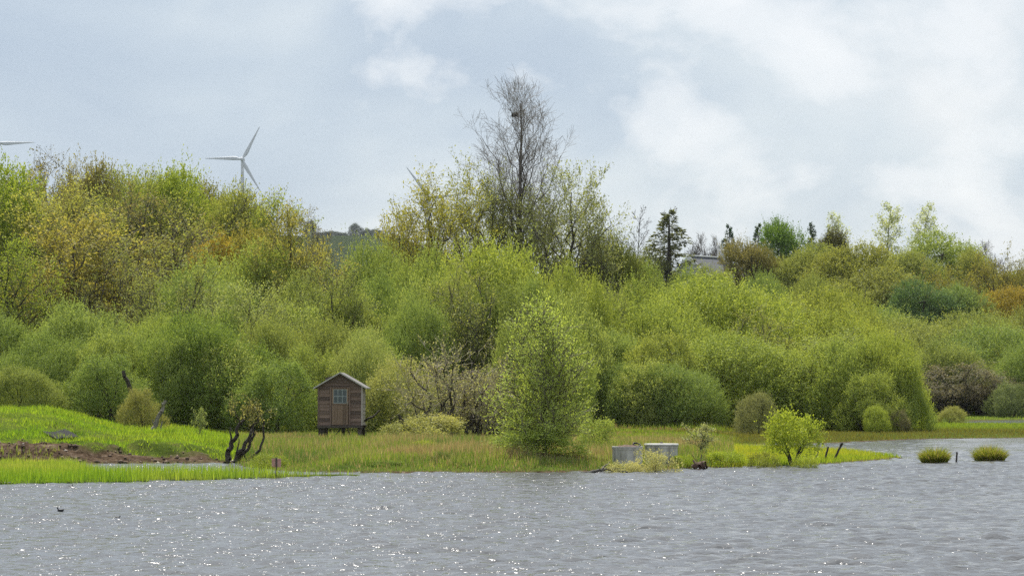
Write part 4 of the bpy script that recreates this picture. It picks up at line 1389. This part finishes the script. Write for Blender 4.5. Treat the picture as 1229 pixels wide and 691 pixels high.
grass('meadow_grass', 'low olive and green meadow grass along the far shore under the willows', 90000, (640, 1300, 126, 210), far_cond, lambda x, y, u, r: 0.09 + 0.07 * vnoise(x, y, 2.0) + 0.26 * (1 - smooth(850, 900, u)) * smooth(148, 156, y) + 0.14 * smooth(165, 180, y) * (1 - smooth(1080, 1140, u)) * smooth(850, 900, u), far_col, 0.022, 36, lean=0.3)
grass('far_meadow_grass', 'smooth green grass behind the far pond', 16000, (1080, 1300, 200, 266), lambda x, y, u: (land_fields(x, y)[0] > 0.1) * (y > 240) * 1.0, lambda x, y, u, r: 0.14 + 0.0 * x, lambda x, y, u, r: lerp((0.20, 0.30, 0.04), (0.26, 0.33, 0.06), r.random(len(x))), 0.035, 37)


def rubble():
    r = np.random.default_rng(77)
    n = 520
    u = -120 + 400 * r.random(n)
    y = 95.0 + 3.6 * r.random(n) ** 1.4
    x = (u - W0 / 2) / F * y
    k = soil_field(x, y) > 0.5
    x, y = x[k], y[k]
    n = len(x)
    z = height(x, y)
    oct_ = np.array([[1, 0, 0], [-1, 0, 0], [0, 1, 0], [0, -1, 0], [0, 0, 1], [0, 0, -1.]])
    fc = np.array([[0, 2, 4], [2, 1, 4], [1, 3, 4], [3, 0, 4], [2, 0, 5], [1, 2, 5], [3, 1, 5], [0, 3, 5]])
    s = 0.025 + 0.075 * r.random(n) ** 3
    V = oct_[None] * s[:, None, None] * (0.6 + 0.7 * r.random((n, 6, 1))) * np.array([1.3, 1, 0.7])
    a = r.random(n) * 6.28
    ca, sa = np.cos(a)[:, None], np.sin(a)[:, None]
    V = np.stack([V[..., 0] * ca - V[..., 1] * sa, V[..., 0] * sa + V[..., 1] * ca, V[..., 2]], -1)
    V = V + np.stack([x, y, z + s * 0.3], 1)[:, None, :]
    m, t, out = material('earth_clod')
    b = N(t, 'ShaderNodeBsdfPrincipled', i_Roughness=0.95)
    ca_ = N(t, 'ShaderNodeAttribute', attribute_name='col')
    t.links.new(ca_.outputs['Color'], b.inputs['Base Color'])
    t.links.new(b.outputs[0], out.inputs[0])
    pal = np.array([[0.07, 0.045, 0.03], [0.12, 0.08, 0.052], [0.24, 0.17, 0.12], [0.45, 0.38, 0.32]])
    col = pal[r.choice(4, n, p=[.4, .35, .18, .07])]
    o = link('rubble', np_mesh('rubble', V.reshape(-1, 3), (np.arange(n)[:, None, None] * 6 + fc[None]).reshape(-1, 3), m, {'col': np.repeat(col, 6, 0)}))
    tag(o, 'loose brown clods and stones on the eroded bank', 'rubble', kind='stuff')


rubble()

# ------------------------------------------------------------------ hut


def wood_mat(name, c1, c2, rough=0.8, along=(0.6, 6, 14), vary=0.5):
    m, t, out = material(name)
    L = t.links.new
    b = N(t, 'ShaderNodeBsdfPrincipled', i_Roughness=rough)
    tc = N(t, 'ShaderNodeTexCoord')
    oi = N(t, 'ShaderNodeObjectInfo')
    mp = N(t, 'ShaderNodeMapping')
    mp.inputs['Scale'].default_value = along
    L(tc.outputs['Object'], mp.inputs[0])
    ad = N(t, 'ShaderNodeVectorMath', operation='ADD')
    ml = N(t, 'ShaderNodeVectorMath', operation='SCALE', i_Scale=37.0)
    cx = N(t, 'ShaderNodeCombineXYZ')
    for k in range(3):
        L(oi.outputs['Random'], cx.inputs[k])
    L(cx.outputs[0], ml.inputs[0])
    L(mp.outputs[0], ad.inputs[0])
    L(ml.outputs[0], ad.inputs[1])
    nz = N(t, 'ShaderNodeTexNoise', i_Scale=3.0, i_Detail=8.0, i_Roughness=0.65)
    L(ad.outputs[0], nz.inputs['Vector'])
    r = ramp(t, [(0.28, c1), (0.72, c2)], nz.outputs[0])
    hs = N(t, 'ShaderNodeHueSaturation')
    mv = N(t, 'ShaderNodeMapRange')
    mv.inputs['To Min'].default_value = 1 - vary
    mv.inputs['To Max'].default_value = 1 + vary
    L(oi.outputs['Random'], mv.inputs['Value'])
    L(mv.outputs[0], hs.inputs['Value'])
    L(r.outputs[0], hs.inputs['Color'])
    L(hs.outputs[0], b.inputs['Base Color'])
    bp = N(t, 'ShaderNodeBump', i_Strength=0.5, i_Distance=0.01)
    L(nz.outputs[0], bp.inputs['Height'])
    L(bp.outputs[0], b.inputs['Normal'])
    L(b.outputs[0], out.inputs[0])
    return m


def build_hut():
    brown = wood_mat('brown_board', (0.105, 0.066, 0.052), (0.24, 0.165, 0.13))
    dbrown = wood_mat('door_board', (0.15, 0.092, 0.062), (0.29, 0.20, 0.14), along=(14, 6, 0.6), vary=0.25)
    grey = wood_mat('weathered_lit_board', (0.32, 0.27, 0.24), (0.55, 0.49, 0.45), vary=0.25)  # right side: weathered grey, with sunlit paleness put into the colour
    dark = wood_mat('dark_timber', (0.045, 0.035, 0.028), (0.12, 0.095, 0.075), along=(6, 6, 1))
    felt = principled('roof_felt', (0.10, 0.095, 0.09), 0.9, (0.22, 0.21, 0.20), scale=7)
    white = principled('flaking_white_paint', (0.48, 0.46, 0.43), 0.7, (0.34, 0.28, 0.23), scale=9, lo=0.5, hi=0.75)
    bluish = principled('faded_glazing_bar', (0.42, 0.46, 0.46), 0.7, (0.30, 0.33, 0.32), scale=9)
    glass, t, out = material('window_glass')
    b = N(t, 'ShaderNodeBsdfPrincipled', i_Roughness=0.08)
    b.inputs['Base Color'].default_value = (0.07, 0.09, 0.09, 1)
    t.links.new(b.outputs[0], out.inputs[0])
    c = at(408.2, 521, 126)
    zg = float(height(np.array([c[0]]), np.array([126.0]))[0])
    hut = empty('hut', (c[0], 126.0, zg), math.radians(-2.2))
    tag(hut, 'small brown boarded hut on stilts with a six-pane window in its door', 'hut')
    hw, dp, z0, z1, zp = 0.965, 1.75, at(408, 510, 126)[2] - zg, at(408, 463, 126)[2] - zg, at(408, 448, 126)[2] - zg
    # solid core behind the boards
    link('wall', bm_mesh('wall', prism_bm([(-hw + .03, z0), (hw - .03, z0), (hw - .03, z1), (0, zp - .02), (-hw + .03, z1)], 0.03, dp - 0.03), dark), hut)
    nb = 11
    ch = (z1 - z0) / nb

    def board(axis_, sgn, a0, a1, za, zb_, mat, top0=None, top1=None):
        """lapped board: lower edge proud; axis_ x (front/back) or y (sides)"""
        t0, t1 = (a0 if top0 is None else top0), (a1 if top1 is None else top1)
        off = {('x', -1): 0.03, ('x', 1): dp - 0.03, ('y', -1): -hw + 0.03, ('y', 1): hw - 0.03}[(axis_, sgn)]
        j = random.uniform(-0.004, 0.004)
        prof = [(0.0, za, a0, a1), (0.036 + j, za + j, a0, a1), (0.016 + j, zb_ + 0.012, t0, t1), (0.0, zb_ + 0.012, t0, t1)]
        bm = bmesh.new()
        A, B = [], []
        for o, z, p, q in prof:
            for lst, v in ((A, p), (B, q)):
                lst.append(bm.verts.new((v, off + sgn * o, z) if axis_ == 'x' else (off + sgn * o, v, z)))
        bm.faces.new(A)
        bm.faces.new(B[::-1])
        for i in range(4):
            bm.faces.new((A[i], B[i], B[(i + 1) % 4], A[(i + 1) % 4]))
        bmesh.ops.recalc_face_normals(bm, faces=bm.faces)
        link('board', bm_mesh('board', bm, mat), hut)

    random.seed(4)
    dw = 0.42
    dh = z0 + 1.64
    for i in range(nb):
        za, zb_ = z0 + i * ch, z0 + (i + 1) * ch
        board('x', -1, -hw, -dw, za, zb_, brown)
        board('x', -1, dw, hw, za, zb_, brown)
        if za > dh - 0.02:
            board('x', -1, -dw + 0.001, dw - 0.001, max(za, dh + 0.05), zb_, brown)
        board('x', 1, -hw, hw, za, zb_, brown)
        board('y', 1, 0.0, dp, za, zb_, grey)
        board('y', -1, 0.0, dp, za, zb_, brown)
    ng = 4
    for i in range(ng):
        za, zb_ = z1 + i * (zp - z1) / ng, z1 + (i + 1) * (zp - z1) / ng
        wa, wb = hw * (1 - i / ng), max(hw * (1 - (i + 1) / ng), 0.01)
        board('x', -1, -wa, wa, za + 0.001, zb_ - 0.012, brown, -wb, wb)
        board('x', 1, -wa, wa, za + 0.001, zb_ - 0.012, brown, -wb, wb)
    for sx in (-1, 1):
        box('corner_trim', hut, brown if sx < 0 else grey, sx * hw - 0.035, sx * hw + 0.035, -0.016, 0.05, z0 - 0.02, z1 - 0.01)
    # door
    door = link('door', bm_mesh('door', box_bm(-dw + 0.05, dw - 0.05, -0.012, 0.02, z0, dh, 0.003), dbrown), hut)
    wz0, wz1, wx = dh - 0.66, dh - 0.07, 0.29
    npk = 6
    pw = 2 * (dw - 0.055) / npk
    for i in range(npk):
        x0 = -dw + 0.055 + i * pw
        box('plank', door, dbrown, x0 + 0.004, x0 + pw - 0.004, -0.030, -0.012, z0 + 0.02, wz0 - 0.10, 0.003)
    box('rail', door, dbrown, -dw + 0.055, dw - 0.055, -0.036, -0.012, wz0 - 0.095, wz0 - 0.03, 0.003)
    for sx in (-1, 1):
        box('stile', door, dbrown, min(sx * (dw - 0.055), sx * (wx + 0.005)), max(sx * (dw - 0.055), sx * (wx + 0.005)), -0.034, -0.012, wz0 - 0.028, dh - 0.002, 0.003)
        box('door_frame', hut, brown, sx * dw - 0.035, sx * dw + 0.035, -0.045, 0.02, z0, dh + 0.05, 0.003)
    box('door_frame', hut, brown, -dw + 0.036, dw - 0.036, -0.045, 0.02, dh + 0.002, dh + 0.05, 0.003)
    cw, chh = 2 * wx / 3, (wz1 - wz0) / 2
    for i in range(3):
        for j in range(2):
            box('pane', door, glass, -wx + i * cw + 0.012, -wx + (i + 1) * cw - 0.012, -0.018, -0.013, wz0 + j * chh + 0.012, wz0 + (j + 1) * chh - 0.012, 0)
    for i in range(4):
        x = -wx + i * cw
        box('glazing_bar', door, bluish, x - 0.012, x + 0.012, -0.030, -0.0125, wz0 - 0.012, wz1 + 0.012, 0.002)
    for j in range(3):
        for i in range(3):
            box('glazing_bar', door, bluish, -wx + i * cw + 0.0125, -wx + (i + 1) * cw - 0.0125, -0.028, -0.0125, wz0 + j * chh - 0.012, wz0 + j * chh + 0.012, 0.002)
    box('handle', door, white, dw - 0.10, dw - 0.075, -0.055, -0.036, wz0 - 0.06, wz0 + 0.06, 0.004)
    # roof
    run, ov = hw + 0.20, 0.14
    slope = (zp - z1) / hw
    for sx in (-1, 1):
        ze = zp - slope * run
        th = 0.03
        pts = [(0, zp + 0.012), (sx * run, ze + 0.012), (sx * run, ze + 0.012 + th), (0, zp + 0.012 + th * 1.15)]
        rp = link('roof_panel', bm_mesh('roof_panel', prism_bm(pts, -ov, dp + ov), felt), hut)
        # barge board at the front edge and eave strip
        pts = [(0.003 * sx, zp + 0.0), (sx * (run + .012), ze + 0.0 - 0.02), (sx * (run + .012), ze + 0.045), (0.003 * sx, zp + 0.062)]
        link('barge_board', bm_mesh('barge_board', prism_bm(pts, -ov - 0.022, -ov - 0.002), white), rp)
        box('eave_strip', rp, white, min(sx * (run + .002), sx * (run + 0.02)), max(sx * (run + .002), sx * (run + 0.02)), -ov, dp + ov, ze - 0.01, ze + 0.045, 0.002)
    bm = prism_bm([(-0.30, zp - slope * 0.30 + 0.05), (-0.62, zp - slope * 0.62 + 0.05), (-0.66, zp - slope * 0.62 + 0.15), (-0.46, zp - slope * 0.44 + 0.12), (-0.30, zp - slope * 0.30 + 0.075)], -ov + 0.02, 0.5)
    link('loose_felt', bm_mesh('loose_felt', bm, dark), hut)
    # platform and stilts
    box('floor_beam', hut, dark, -hw - 0.05, hw + 0.05, -0.10, 0.0, z0 - 0.12, z0 - 0.022)
    box('floor_beam', hut, dark, -hw - 0.05, hw + 0.05, dp - 0.1, dp, z0 - 0.12, z0 - 0.022)
    for i in range(7):
        y0 = -0.09 + i * (dp + 0.12) / 7
        box('floor_plank', hut, dark, -hw - 0.07, hw + 0.07, y0 + 0.004, y0 + (dp + 0.12) / 7 - 0.004, z0 - 0.02, z0 - 0.001, 0.003)
    for px_, w_ in ((-hw + 0.12, 0.13), (hw - 0.10, 0.09)):
        for py_ in (0.02, dp - 0.16):
            box('stilt', hut, dark, px_ - w_, px_ + w_, py_, py_ + 0.16, -0.3, z0 - 0.122, 0.01)
    box('stilt', hut, dark, 0.02, 0.16, 0.5, 0.64, -0.3, z0 - 0.022, 0.01)
    for a_, b_ in ((-0.5, 0.1), (0.55, 0.25)):
        V, Fq = tubes([[a_, 0.25, -0.2, b_, 0.25, z0 - 0.03, 0.03, 0.025]], 6)
        link('brace', np_mesh('brace', V, Fq, dark), hut)


build_hut()

# ------------------------------------------------------------------ concrete rings, sign, sheet, birds
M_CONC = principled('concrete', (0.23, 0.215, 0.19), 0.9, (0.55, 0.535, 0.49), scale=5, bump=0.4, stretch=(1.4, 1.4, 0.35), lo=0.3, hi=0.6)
M_CONCW = principled('pale_concrete', (0.62, 0.61, 0.58), 0.9, (0.45, 0.44, 0.42), scale=6, bump=0.3)


def lathe(name, prof, mat, parent, n=40, close=True):
    bm = bmesh.new()
    rings = [[bm.verts.new((rr * math.cos(2 * math.pi * i / n), rr * math.sin(2 * math.pi * i / n), z)) for i in range(n)] for rr, z in prof]
    m = len(rings)
    for k in range(m if close else m - 1):
        a, b = rings[k], rings[(k + 1) % m]
        for i in range(n):
            bm.faces.new((a[i], a[(i + 1) % n], b[(i + 1) % n], b[i]))
    if not close:
        bm.faces.new(rings[0][::-1])
        bm.faces.new(rings[-1])
    bmesh.ops.recalc_face_normals(bm, faces=bm.faces)
    return link(name, bm_mesh(name, bm, mat), parent)


def ring(px, top, wpx, d, label, lid):
    c = at(px, top, d)
    z0 = float(height(np.array([c[0]]), np.array([d]))[0]) - 0.12
    R, Hh = wpx * d / F / 2, c[2] - z0
    o = empty('concrete_ring', (c[0], d, z0))
    tag(o, label, 'well ring', 'concrete rings on the bank')
    t = 0.07
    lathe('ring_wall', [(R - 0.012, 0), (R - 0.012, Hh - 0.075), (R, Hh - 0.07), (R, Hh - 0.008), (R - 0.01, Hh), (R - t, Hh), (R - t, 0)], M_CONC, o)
    if lid:
        lathe('lid', [(R * 0.2, Hh + 0.003), (R + 0.015, Hh + 0.003), (R + 0.02, Hh + 0.05), (R, Hh + 0.062), (R * 0.2, Hh + 0.07)], M_CONCW, o, close=False)
        lathe('lid_knob', [(0.03, Hh + 0.071), (0.05, Hh + 0.071), (0.045, Hh + 0.115), (0.02, Hh + 0.12)], MATS['dark_timber'], o, n=10, close=False)
    else:
        lathe('rim', [(R - t - 0.01, Hh + 0.003), (R + 0.008, Hh + 0.003), (R + 0.008, Hh + 0.022), (R - t - 0.01, Hh + 0.022)], M_CONCW, o)
        bm = bmesh.new()
        bmesh.ops.create_icosphere(bm, subdivisions=3, radius=1)
        for v in bm.verts:
            k = 1 + 0.3 * math.sin(v.co.x * 9 + 1) * math.sin(v.co.y * 8) + 0.15 * math.sin(v.co.z * 17 + v.co.x * 5)
            v.co = Vector((v.co.x * (R - t) * 0.95, v.co.y * (R - t) * 0.95, Hh - 0.06 + max(v.co.z, -0.3) * 0.12 * k + 0.05 * max(0, v.co.x)))
        link('fill', bm_mesh('fill', bm, MATS['muddy_root'], True), o)
    return o, R, Hh


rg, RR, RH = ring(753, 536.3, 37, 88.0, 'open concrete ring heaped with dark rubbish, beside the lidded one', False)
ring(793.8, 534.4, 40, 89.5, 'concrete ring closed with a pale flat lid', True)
# old tyre-like coil of hose lying on the open ring
segs = []
cx = at(764, 533.2, 88.0)
for k in range(64):
    a0, a1 = k * 0.30, (k + 1) * 0.30
    f = lambda a: (0.115 * math.cos(a), 0.115 * math.sin(a) * 0.9, 0.012 * math.sin(a * 1.7) + 0.002 * a)
    segs.append([*f(a0), *f(a1), 0.016, 0.016])
V, Fq = tubes(segs, 6)
hose = link('hose_coil', np_mesh('hose_coil', V, Fq, principled('black_rubber', (0.02, 0.02, 0.02), 0.6), smooth=True))
hose.location = (float(cx[0]), 88.0, float(cx[2]) - 0.02)
hose.rotation_euler = (0.5, 0.2, 0)
tag(hose, 'dark coil of hose lying on the open concrete ring', 'hose')

M_PINK = principled('faded_pink_paint', (0.50, 0.24, 0.20), 0.7, (0.62, 0.40, 0.35), scale=7)
sg = empty('sign', at(331.6, 577, 80))
tag(sg, 'small faded pink square sign on a thin dark post in the reeds', 'sign')
s_o = at(331.6, 577, 80)
pz = at(331.6, 549, 80)[2] - s_o[2]
box('post', sg, MATS['dark_timber'], -0.022, 0.022, -0.03, 0.01, -0.15, pz, 0.004)
pl0, pl1 = at(326, 560.2, 80) - s_o, at(337.3, 550, 80) - s_o
box('plate', sg, M_PINK, float(pl0[0]), float(pl1[0]), 0.012, 0.024, float(pl0[2]), float(pl1[2]), 0.003)


def black_sheet():
    def P3(a, b, d):
        # where the line of sight meets the mound, raised a hand's breadth above the turf
        ys_ = np.arange(94.0, 125.0, 0.05)
        q = np.array([at(a, b, float(v)) for v in ys_])
        hit = np.nonzero(height(q[:, 0], q[:, 1]) + 0.07 >= q[:, 2])[0]
        return Vector(q[hit[0]] if len(hit) else at(a, b, d))

    quads = [(P3(50, 517, 102.2), P3(66, 517.5, 102.3), P3(79, 525.5, 100.2), P3(69, 526.5, 100.0)), (P3(66.3, 517.5, 102.35), P3(78, 513.5, 102.2), P3(94, 525, 100.4), P3(79.4, 525.6, 100.25))]
    root = empty('plastic_sheet', quads[0][3])
    tag(root, 'black ribbed sheet lying folded on the mound above the eroded bank', 'sheet')
    o0 = quads[0][3]
    m = principled('black_sheet', (0.016, 0.016, 0.018), 0.9, (0.04, 0.04, 0.043), scale=10)
    next(n for n in m.node_tree.nodes if n.type == 'BSDF_PRINCIPLED').inputs['Specular IOR Level'].default_value = 0.15
    for A, B, C_, D_ in quads:
        V, Fq = [], []
        nu, nv = 24, 6
        nrm = (B - A).cross(D_ - A).normalized()
        for lay in (0, 1):
            for j in range(nv + 1):
                for i in range(nu + 1):
                    u, v = i / nu, j / nv
                    p = (A * (1 - u) + B * u) * (1 - v) + (D_ * (1 - u) + C_ * u) * v
                    p = p + nrm * (0.018 * math.sin(u * math.pi * 12) + 0.03 * math.sin(v * 3 + u * 2)) - nrm * 0.012 * lay
                    V.append(p - o0)
        s = (nu + 1) * (nv + 1)
        for j in range(nv):
            for i in range(nu):
                a = j * (nu + 1) + i
                Fq.append((a, a + 1, a + nu + 2, a + nu + 1))
                Fq.append((s + a, s + a + nu + 1, s + a + nu + 2, s + a + 1))
        link('fold', np_mesh('fold', np.array(V), np.array(Fq), m, smooth=True), root)


black_sheet()


def bird(px, py, label, seed, size=0.17, rz=0.0):
    c = gp(px, py)
    root = empty('water_bird', (c[0], c[1], 0.015), rz)
    tag(root, label, 'bird', 'dark water birds')
    bm = bmesh.new()
    bmesh.ops.create_icosphere(bm, subdivisions=3, radius=1)
    for v in bm.verts:
        x, y, z = v.co
        lift = 0.28 * max(0, -x) ** 2
        v.co = Vector((x * size, y * size * 0.48 * (1 - 0.35 * max(0, -x)), z * size * 0.42 + lift * size))
    # neck and head grow out of the front of the body
    for (cx_, cz_, r_) in ((0.82, 0.36, 0.20), (0.92, 0.58, 0.19), (1.0, 0.76, 0.22)):
        b2 = bmesh.ops.create_icosphere(bm, subdivisions=2, radius=r_ * size, matrix=Matrix.Translation((cx_ * size, 0, cz_ * size)))
    link('body', bm_mesh('body', bm, principled('black_plumage%d' % seed, (0.02, 0.02, 0.022), 0.6), True), root)
    bm = bmesh.new()
    bmesh.ops.create_cone(bm, segments=8, radius1=0.07 * size, radius2=0.01 * size, depth=0.26 * size, matrix=Matrix.Translation((1.3 * size, 0, 0.74 * size)) @ Matrix.Rotation(math.pi / 2, 4, 'Y'))
    link('beak', bm_mesh('beak', bm, M_CONCW), root)


bird(84.5, 584, 'small black water bird swimming at the edge of the reed strip', 1, 0.06, 0.4)
bird(73, 613, 'dark water bird low on the open lake before the reed strip', 2, 0.07, 3.0)
bird(141, 622, 'dark water bird farthest out on the open lake', 3, 0.05, 0.2)


def nest():
    r = np.random.default_rng(5)
    c = at(618, 138, 199.6)
    segs = []
    for i in range(150):
        a = r.random() * 6.283
        p = np.array([math.cos(a) * 0.2 * r.random(), math.sin(a) * 0.2 * r.random(), r.normal() * 0.05])
        d = unit(np.array([-math.sin(a), math.cos(a), r.normal() * 0.35]) + r.normal(size=3) * 0.3) * 0.22
        segs.append([*(p - d), *(p + d), 0.012, 0.008])
    V, Fq = tubes(segs, 3)
    o = link('nest', np_mesh('nest', V, Fq, M_BARK))
    o.location = [float(v) for v in c]
    tag(o, 'dark twig nest high in the bare top of the tallest tree', 'nest')


nest()

# ------------------------------------------------------------------ house on the hill


def house():
    d = 352.0
    c = at(850, 310.5, d)
    zg = float(height(np.array([c[0]]), np.array([d]))[0]) - 0.2
    o = empty('house', (c[0], d, zg), math.radians(48))
    tag(o, 'white rendered house with grey slate roof half hidden by trees on the far slope', 'house')
    wall = principled('white_render', (0.70, 0.69, 0.66), 0.9, (0.60, 0.59, 0.56), scale=1)
    slate = principled('slate', (0.085, 0.09, 0.10), 0.95, (0.14, 0.145, 0.16), scale=3)
    glass = MATS['window_glass']
    white = principled('white_trim', (0.80, 0.80, 0.78), 0.6)
    L_, dp, zr = 3.6, 3.1, c[2] - zg
    ze = zr - 2.3
    bm = bmesh.new()
    A = [bm.verts.new(p) for p in ((-L_, -dp, 0), (-L_, dp, 0), (-L_, dp, ze), (-L_, 0, zr - 0.1), (-L_, -dp, ze))]
    B = [bm.verts.new((L_, v.co.y, v.co.z)) for v in A]
    bm.faces.new(A)
    bm.faces.new(B[::-1])
    for i in range(5):
        bm.faces.new((A[i], B[i], B[(i + 1) % 5], A[(i + 1) % 5]))
    bmesh.ops.recalc_face_normals(bm, faces=bm.faces)
    link('wall', bm_mesh('wall', bm, wall), o)
    rf = None
    for sy in (-1, 1):
        bm = bmesh.new()
        y1, z1 = sy * (dp + 0.35), ze - 2.3 / dp * 0.35
        pr = [(0, zr), (y1, z1), (y1, z1 + 0.16), (0, zr + 0.18)]
        A = [bm.verts.new((-L_ - 0.3, a, b)) for a, b in pr]
        B = [bm.verts.new((L_ + 0.3, a, b)) for a, b in pr]
        bm.faces.new(A)
        bm.faces.new(B[::-1])
        for i in range(4):
            bm.faces.new((A[i], B[i], B[(i + 1) % 4], A[(i + 1) % 4]))
        bmesh.ops.recalc_face_normals(bm, faces=bm.faces)
        rf = link('roof', bm_mesh('roof', bm, slate), o)
        for sx in (-1, 1):
            bm = bmesh.new()
            pr = [(0.0, zr - 0.25), (y1, z1 - 0.25), (y1, z1 + 0.24), (0.0, zr + 0.26)]
            xa, xb = sx * (L_ + 0.302), sx * (L_ + 0.38)
            A = [bm.verts.new((xa, a, b)) for a, b in pr]
            B = [bm.verts.new((xb, a, b)) for a, b in pr]
            bm.faces.new(A)
            bm.faces.new(B[::-1])
            for i in range(4):
                bm.faces.new((A[i], B[i], B[(i + 1) % 4], A[(i + 1) % 4]))
            bmesh.ops.recalc_face_normals(bm, faces=bm.faces)
            link('barge_board', bm_mesh('barge_board', bm, white), rf)
    box('ridge_cap', rf, white, -L_ - 0.3, L_ + 0.3, -0.16, 0.16, zr + 0.17, zr + 0.34, 0.03)
    box('chimney', rf, wall, 2.2, 3.0, -0.35, 0.35, zr - 0.5, zr + 1.2, 0.03)
    for z in (1.0, 3.7):
        for x in (-2.3, 0, 2.3):
            w = box('window', o, white, x - 0.55, x + 0.55, -dp - 0.03, -dp + 0.05, z, z + 1.3, 0.01)
            for k in (-1, 1):
                box('pane', w, glass, x + k * 0.26 - 0.22, x + k * 0.26 + 0.22, -dp - 0.045, -dp - 0.032, z + 0.08, z + 1.22, 0)


house()

# ------------------------------------------------------------------ far ridge and wind turbines
FT = 'far trees on the hill ridge'
for a, b, c, lb in ((425, 268, 24, 'broad round dark tree on the far ridge'), (374, 264, 18, 'round dark tree on the far ridge at the edge of the near wood'), (400, 277, 22, 'low dark tree beside the broad round one on the far ridge'),
                    (452, 275, 22, 'pale hazy tree at the end of the far ridge'), (441, 274, 16, 'small hazy tree between two on the far ridge'), (410, 279, 20, 'low hedge tree on the far ridge'), (388, 278, 20, 'flat-topped hedge tree on the far ridge'), (312, 262, 20, 'far ridge tree seen through a gap below the turbine')):
    place('willow%d' % (a % 4), a, b, c, 2860, (0.05, 0.065, 0.03), lb, group=FT, name='far_tree')


def turbine(px, py, angs, label):
    d = 2950.0
    c = at(px, py, d)
    zg = float(height(np.array([c[0]]), np.array([d]))[0]) - 1
    Hh = c[2] - zg
    m = MATS.get('turbine_white') or principled('turbine_white', (0.66, 0.68, 0.70), 0.5)
    o = empty('wind_turbine', (c[0], d, zg))
    tag(o, label, 'wind turbine', 'wind turbines on the far hill')
    lathe('tower', [(2.4, 0), (1.55, Hh - 1.6)], m, o, n=20, close=False)
    bm = box_bm(-1.9, 1.9, -3.0, 7.5, Hh - 1.9, Hh + 2.1, 0.7)
    link('nacelle', bm_mesh('nacelle', bm, m), o)
    hub = lathe('hub', [(0.6, -2.6), (1.5, -2.0), (2.1, -0.8), (2.2, 0.8)], m, o, n=16, close=False)
    hub.rotation_euler = (-math.pi / 2, 0, 0)
    hub.location = (0, -3.9, Hh)
    L_ = 45 * d / F
    for a in angs:
        st = [(0.0, 1.0, 0.95), (0.05, 1.0, 0.9), (0.16, 1.9, 0.5), (0.25, 2.0, 0.36), (0.5, 1.35, 0.22), (0.75, 0.85, 0.13), (0.95, 0.45, 0.07), (1.0, 0.12, 0.03)]
        bm = bmesh.new()
        rings = []
        for f, cw, th in st:
            rings.append([bm.verts.new((f * L_, th * math.sin(q * math.pi / 5), cw * (math.cos(q * math.pi / 5) - 0.35 * (f > 0.1)))) for q in range(10)])
        for A, B in zip(rings, rings[1:]):
            for i in range(10):
                bm.faces.new((A[i], A[(i + 1) % 10], B[(i + 1) % 10], B[i]))
        bm.faces.new(rings[0][::-1])
        bm.faces.new(rings[-1])
        bmesh.ops.recalc_face_normals(bm, faces=bm.faces)
        b = link('blade', bm_mesh('blade', bm, m, True), o)
        b.location = (0, -4.2, Hh)
        b.rotation_euler = (0, -math.radians(a), 0)


turbine(291, 191.5, (179, 62, -60), 'grey white wind turbine with all three blades in view above the wood')
turbine(-2, 172, (1, 121, 241), 'wind turbine of which only one level blade shows beside the brown skyline tree')
turbine(514, 237, (126, 246, 6), 'wind turbine hidden by the yellow green tree except one blade tip')

# ------------------------------------------------------------------ haze
def build_haze():
    m, t, out = material('haze')
    v = N(t, 'ShaderNodeVolumePrincipled')
    v.inputs['Color'].default_value = (0.80, 0.88, 1.0, 1)
    v.inputs['Density'].default_value = 0.000035
    v.inputs['Anisotropy'].default_value = 0.2
    t.links.new(v.outputs[0], out.inputs['Volume'])
    o = link('haze', bm_mesh('haze', box_bm(-3500, 3500, -320, 3600, -3, 330)), None, m)
    tag(o, 'pale blue haze in the air over the lake and the far hill', 'haze', kind='stuff')
build_haze()
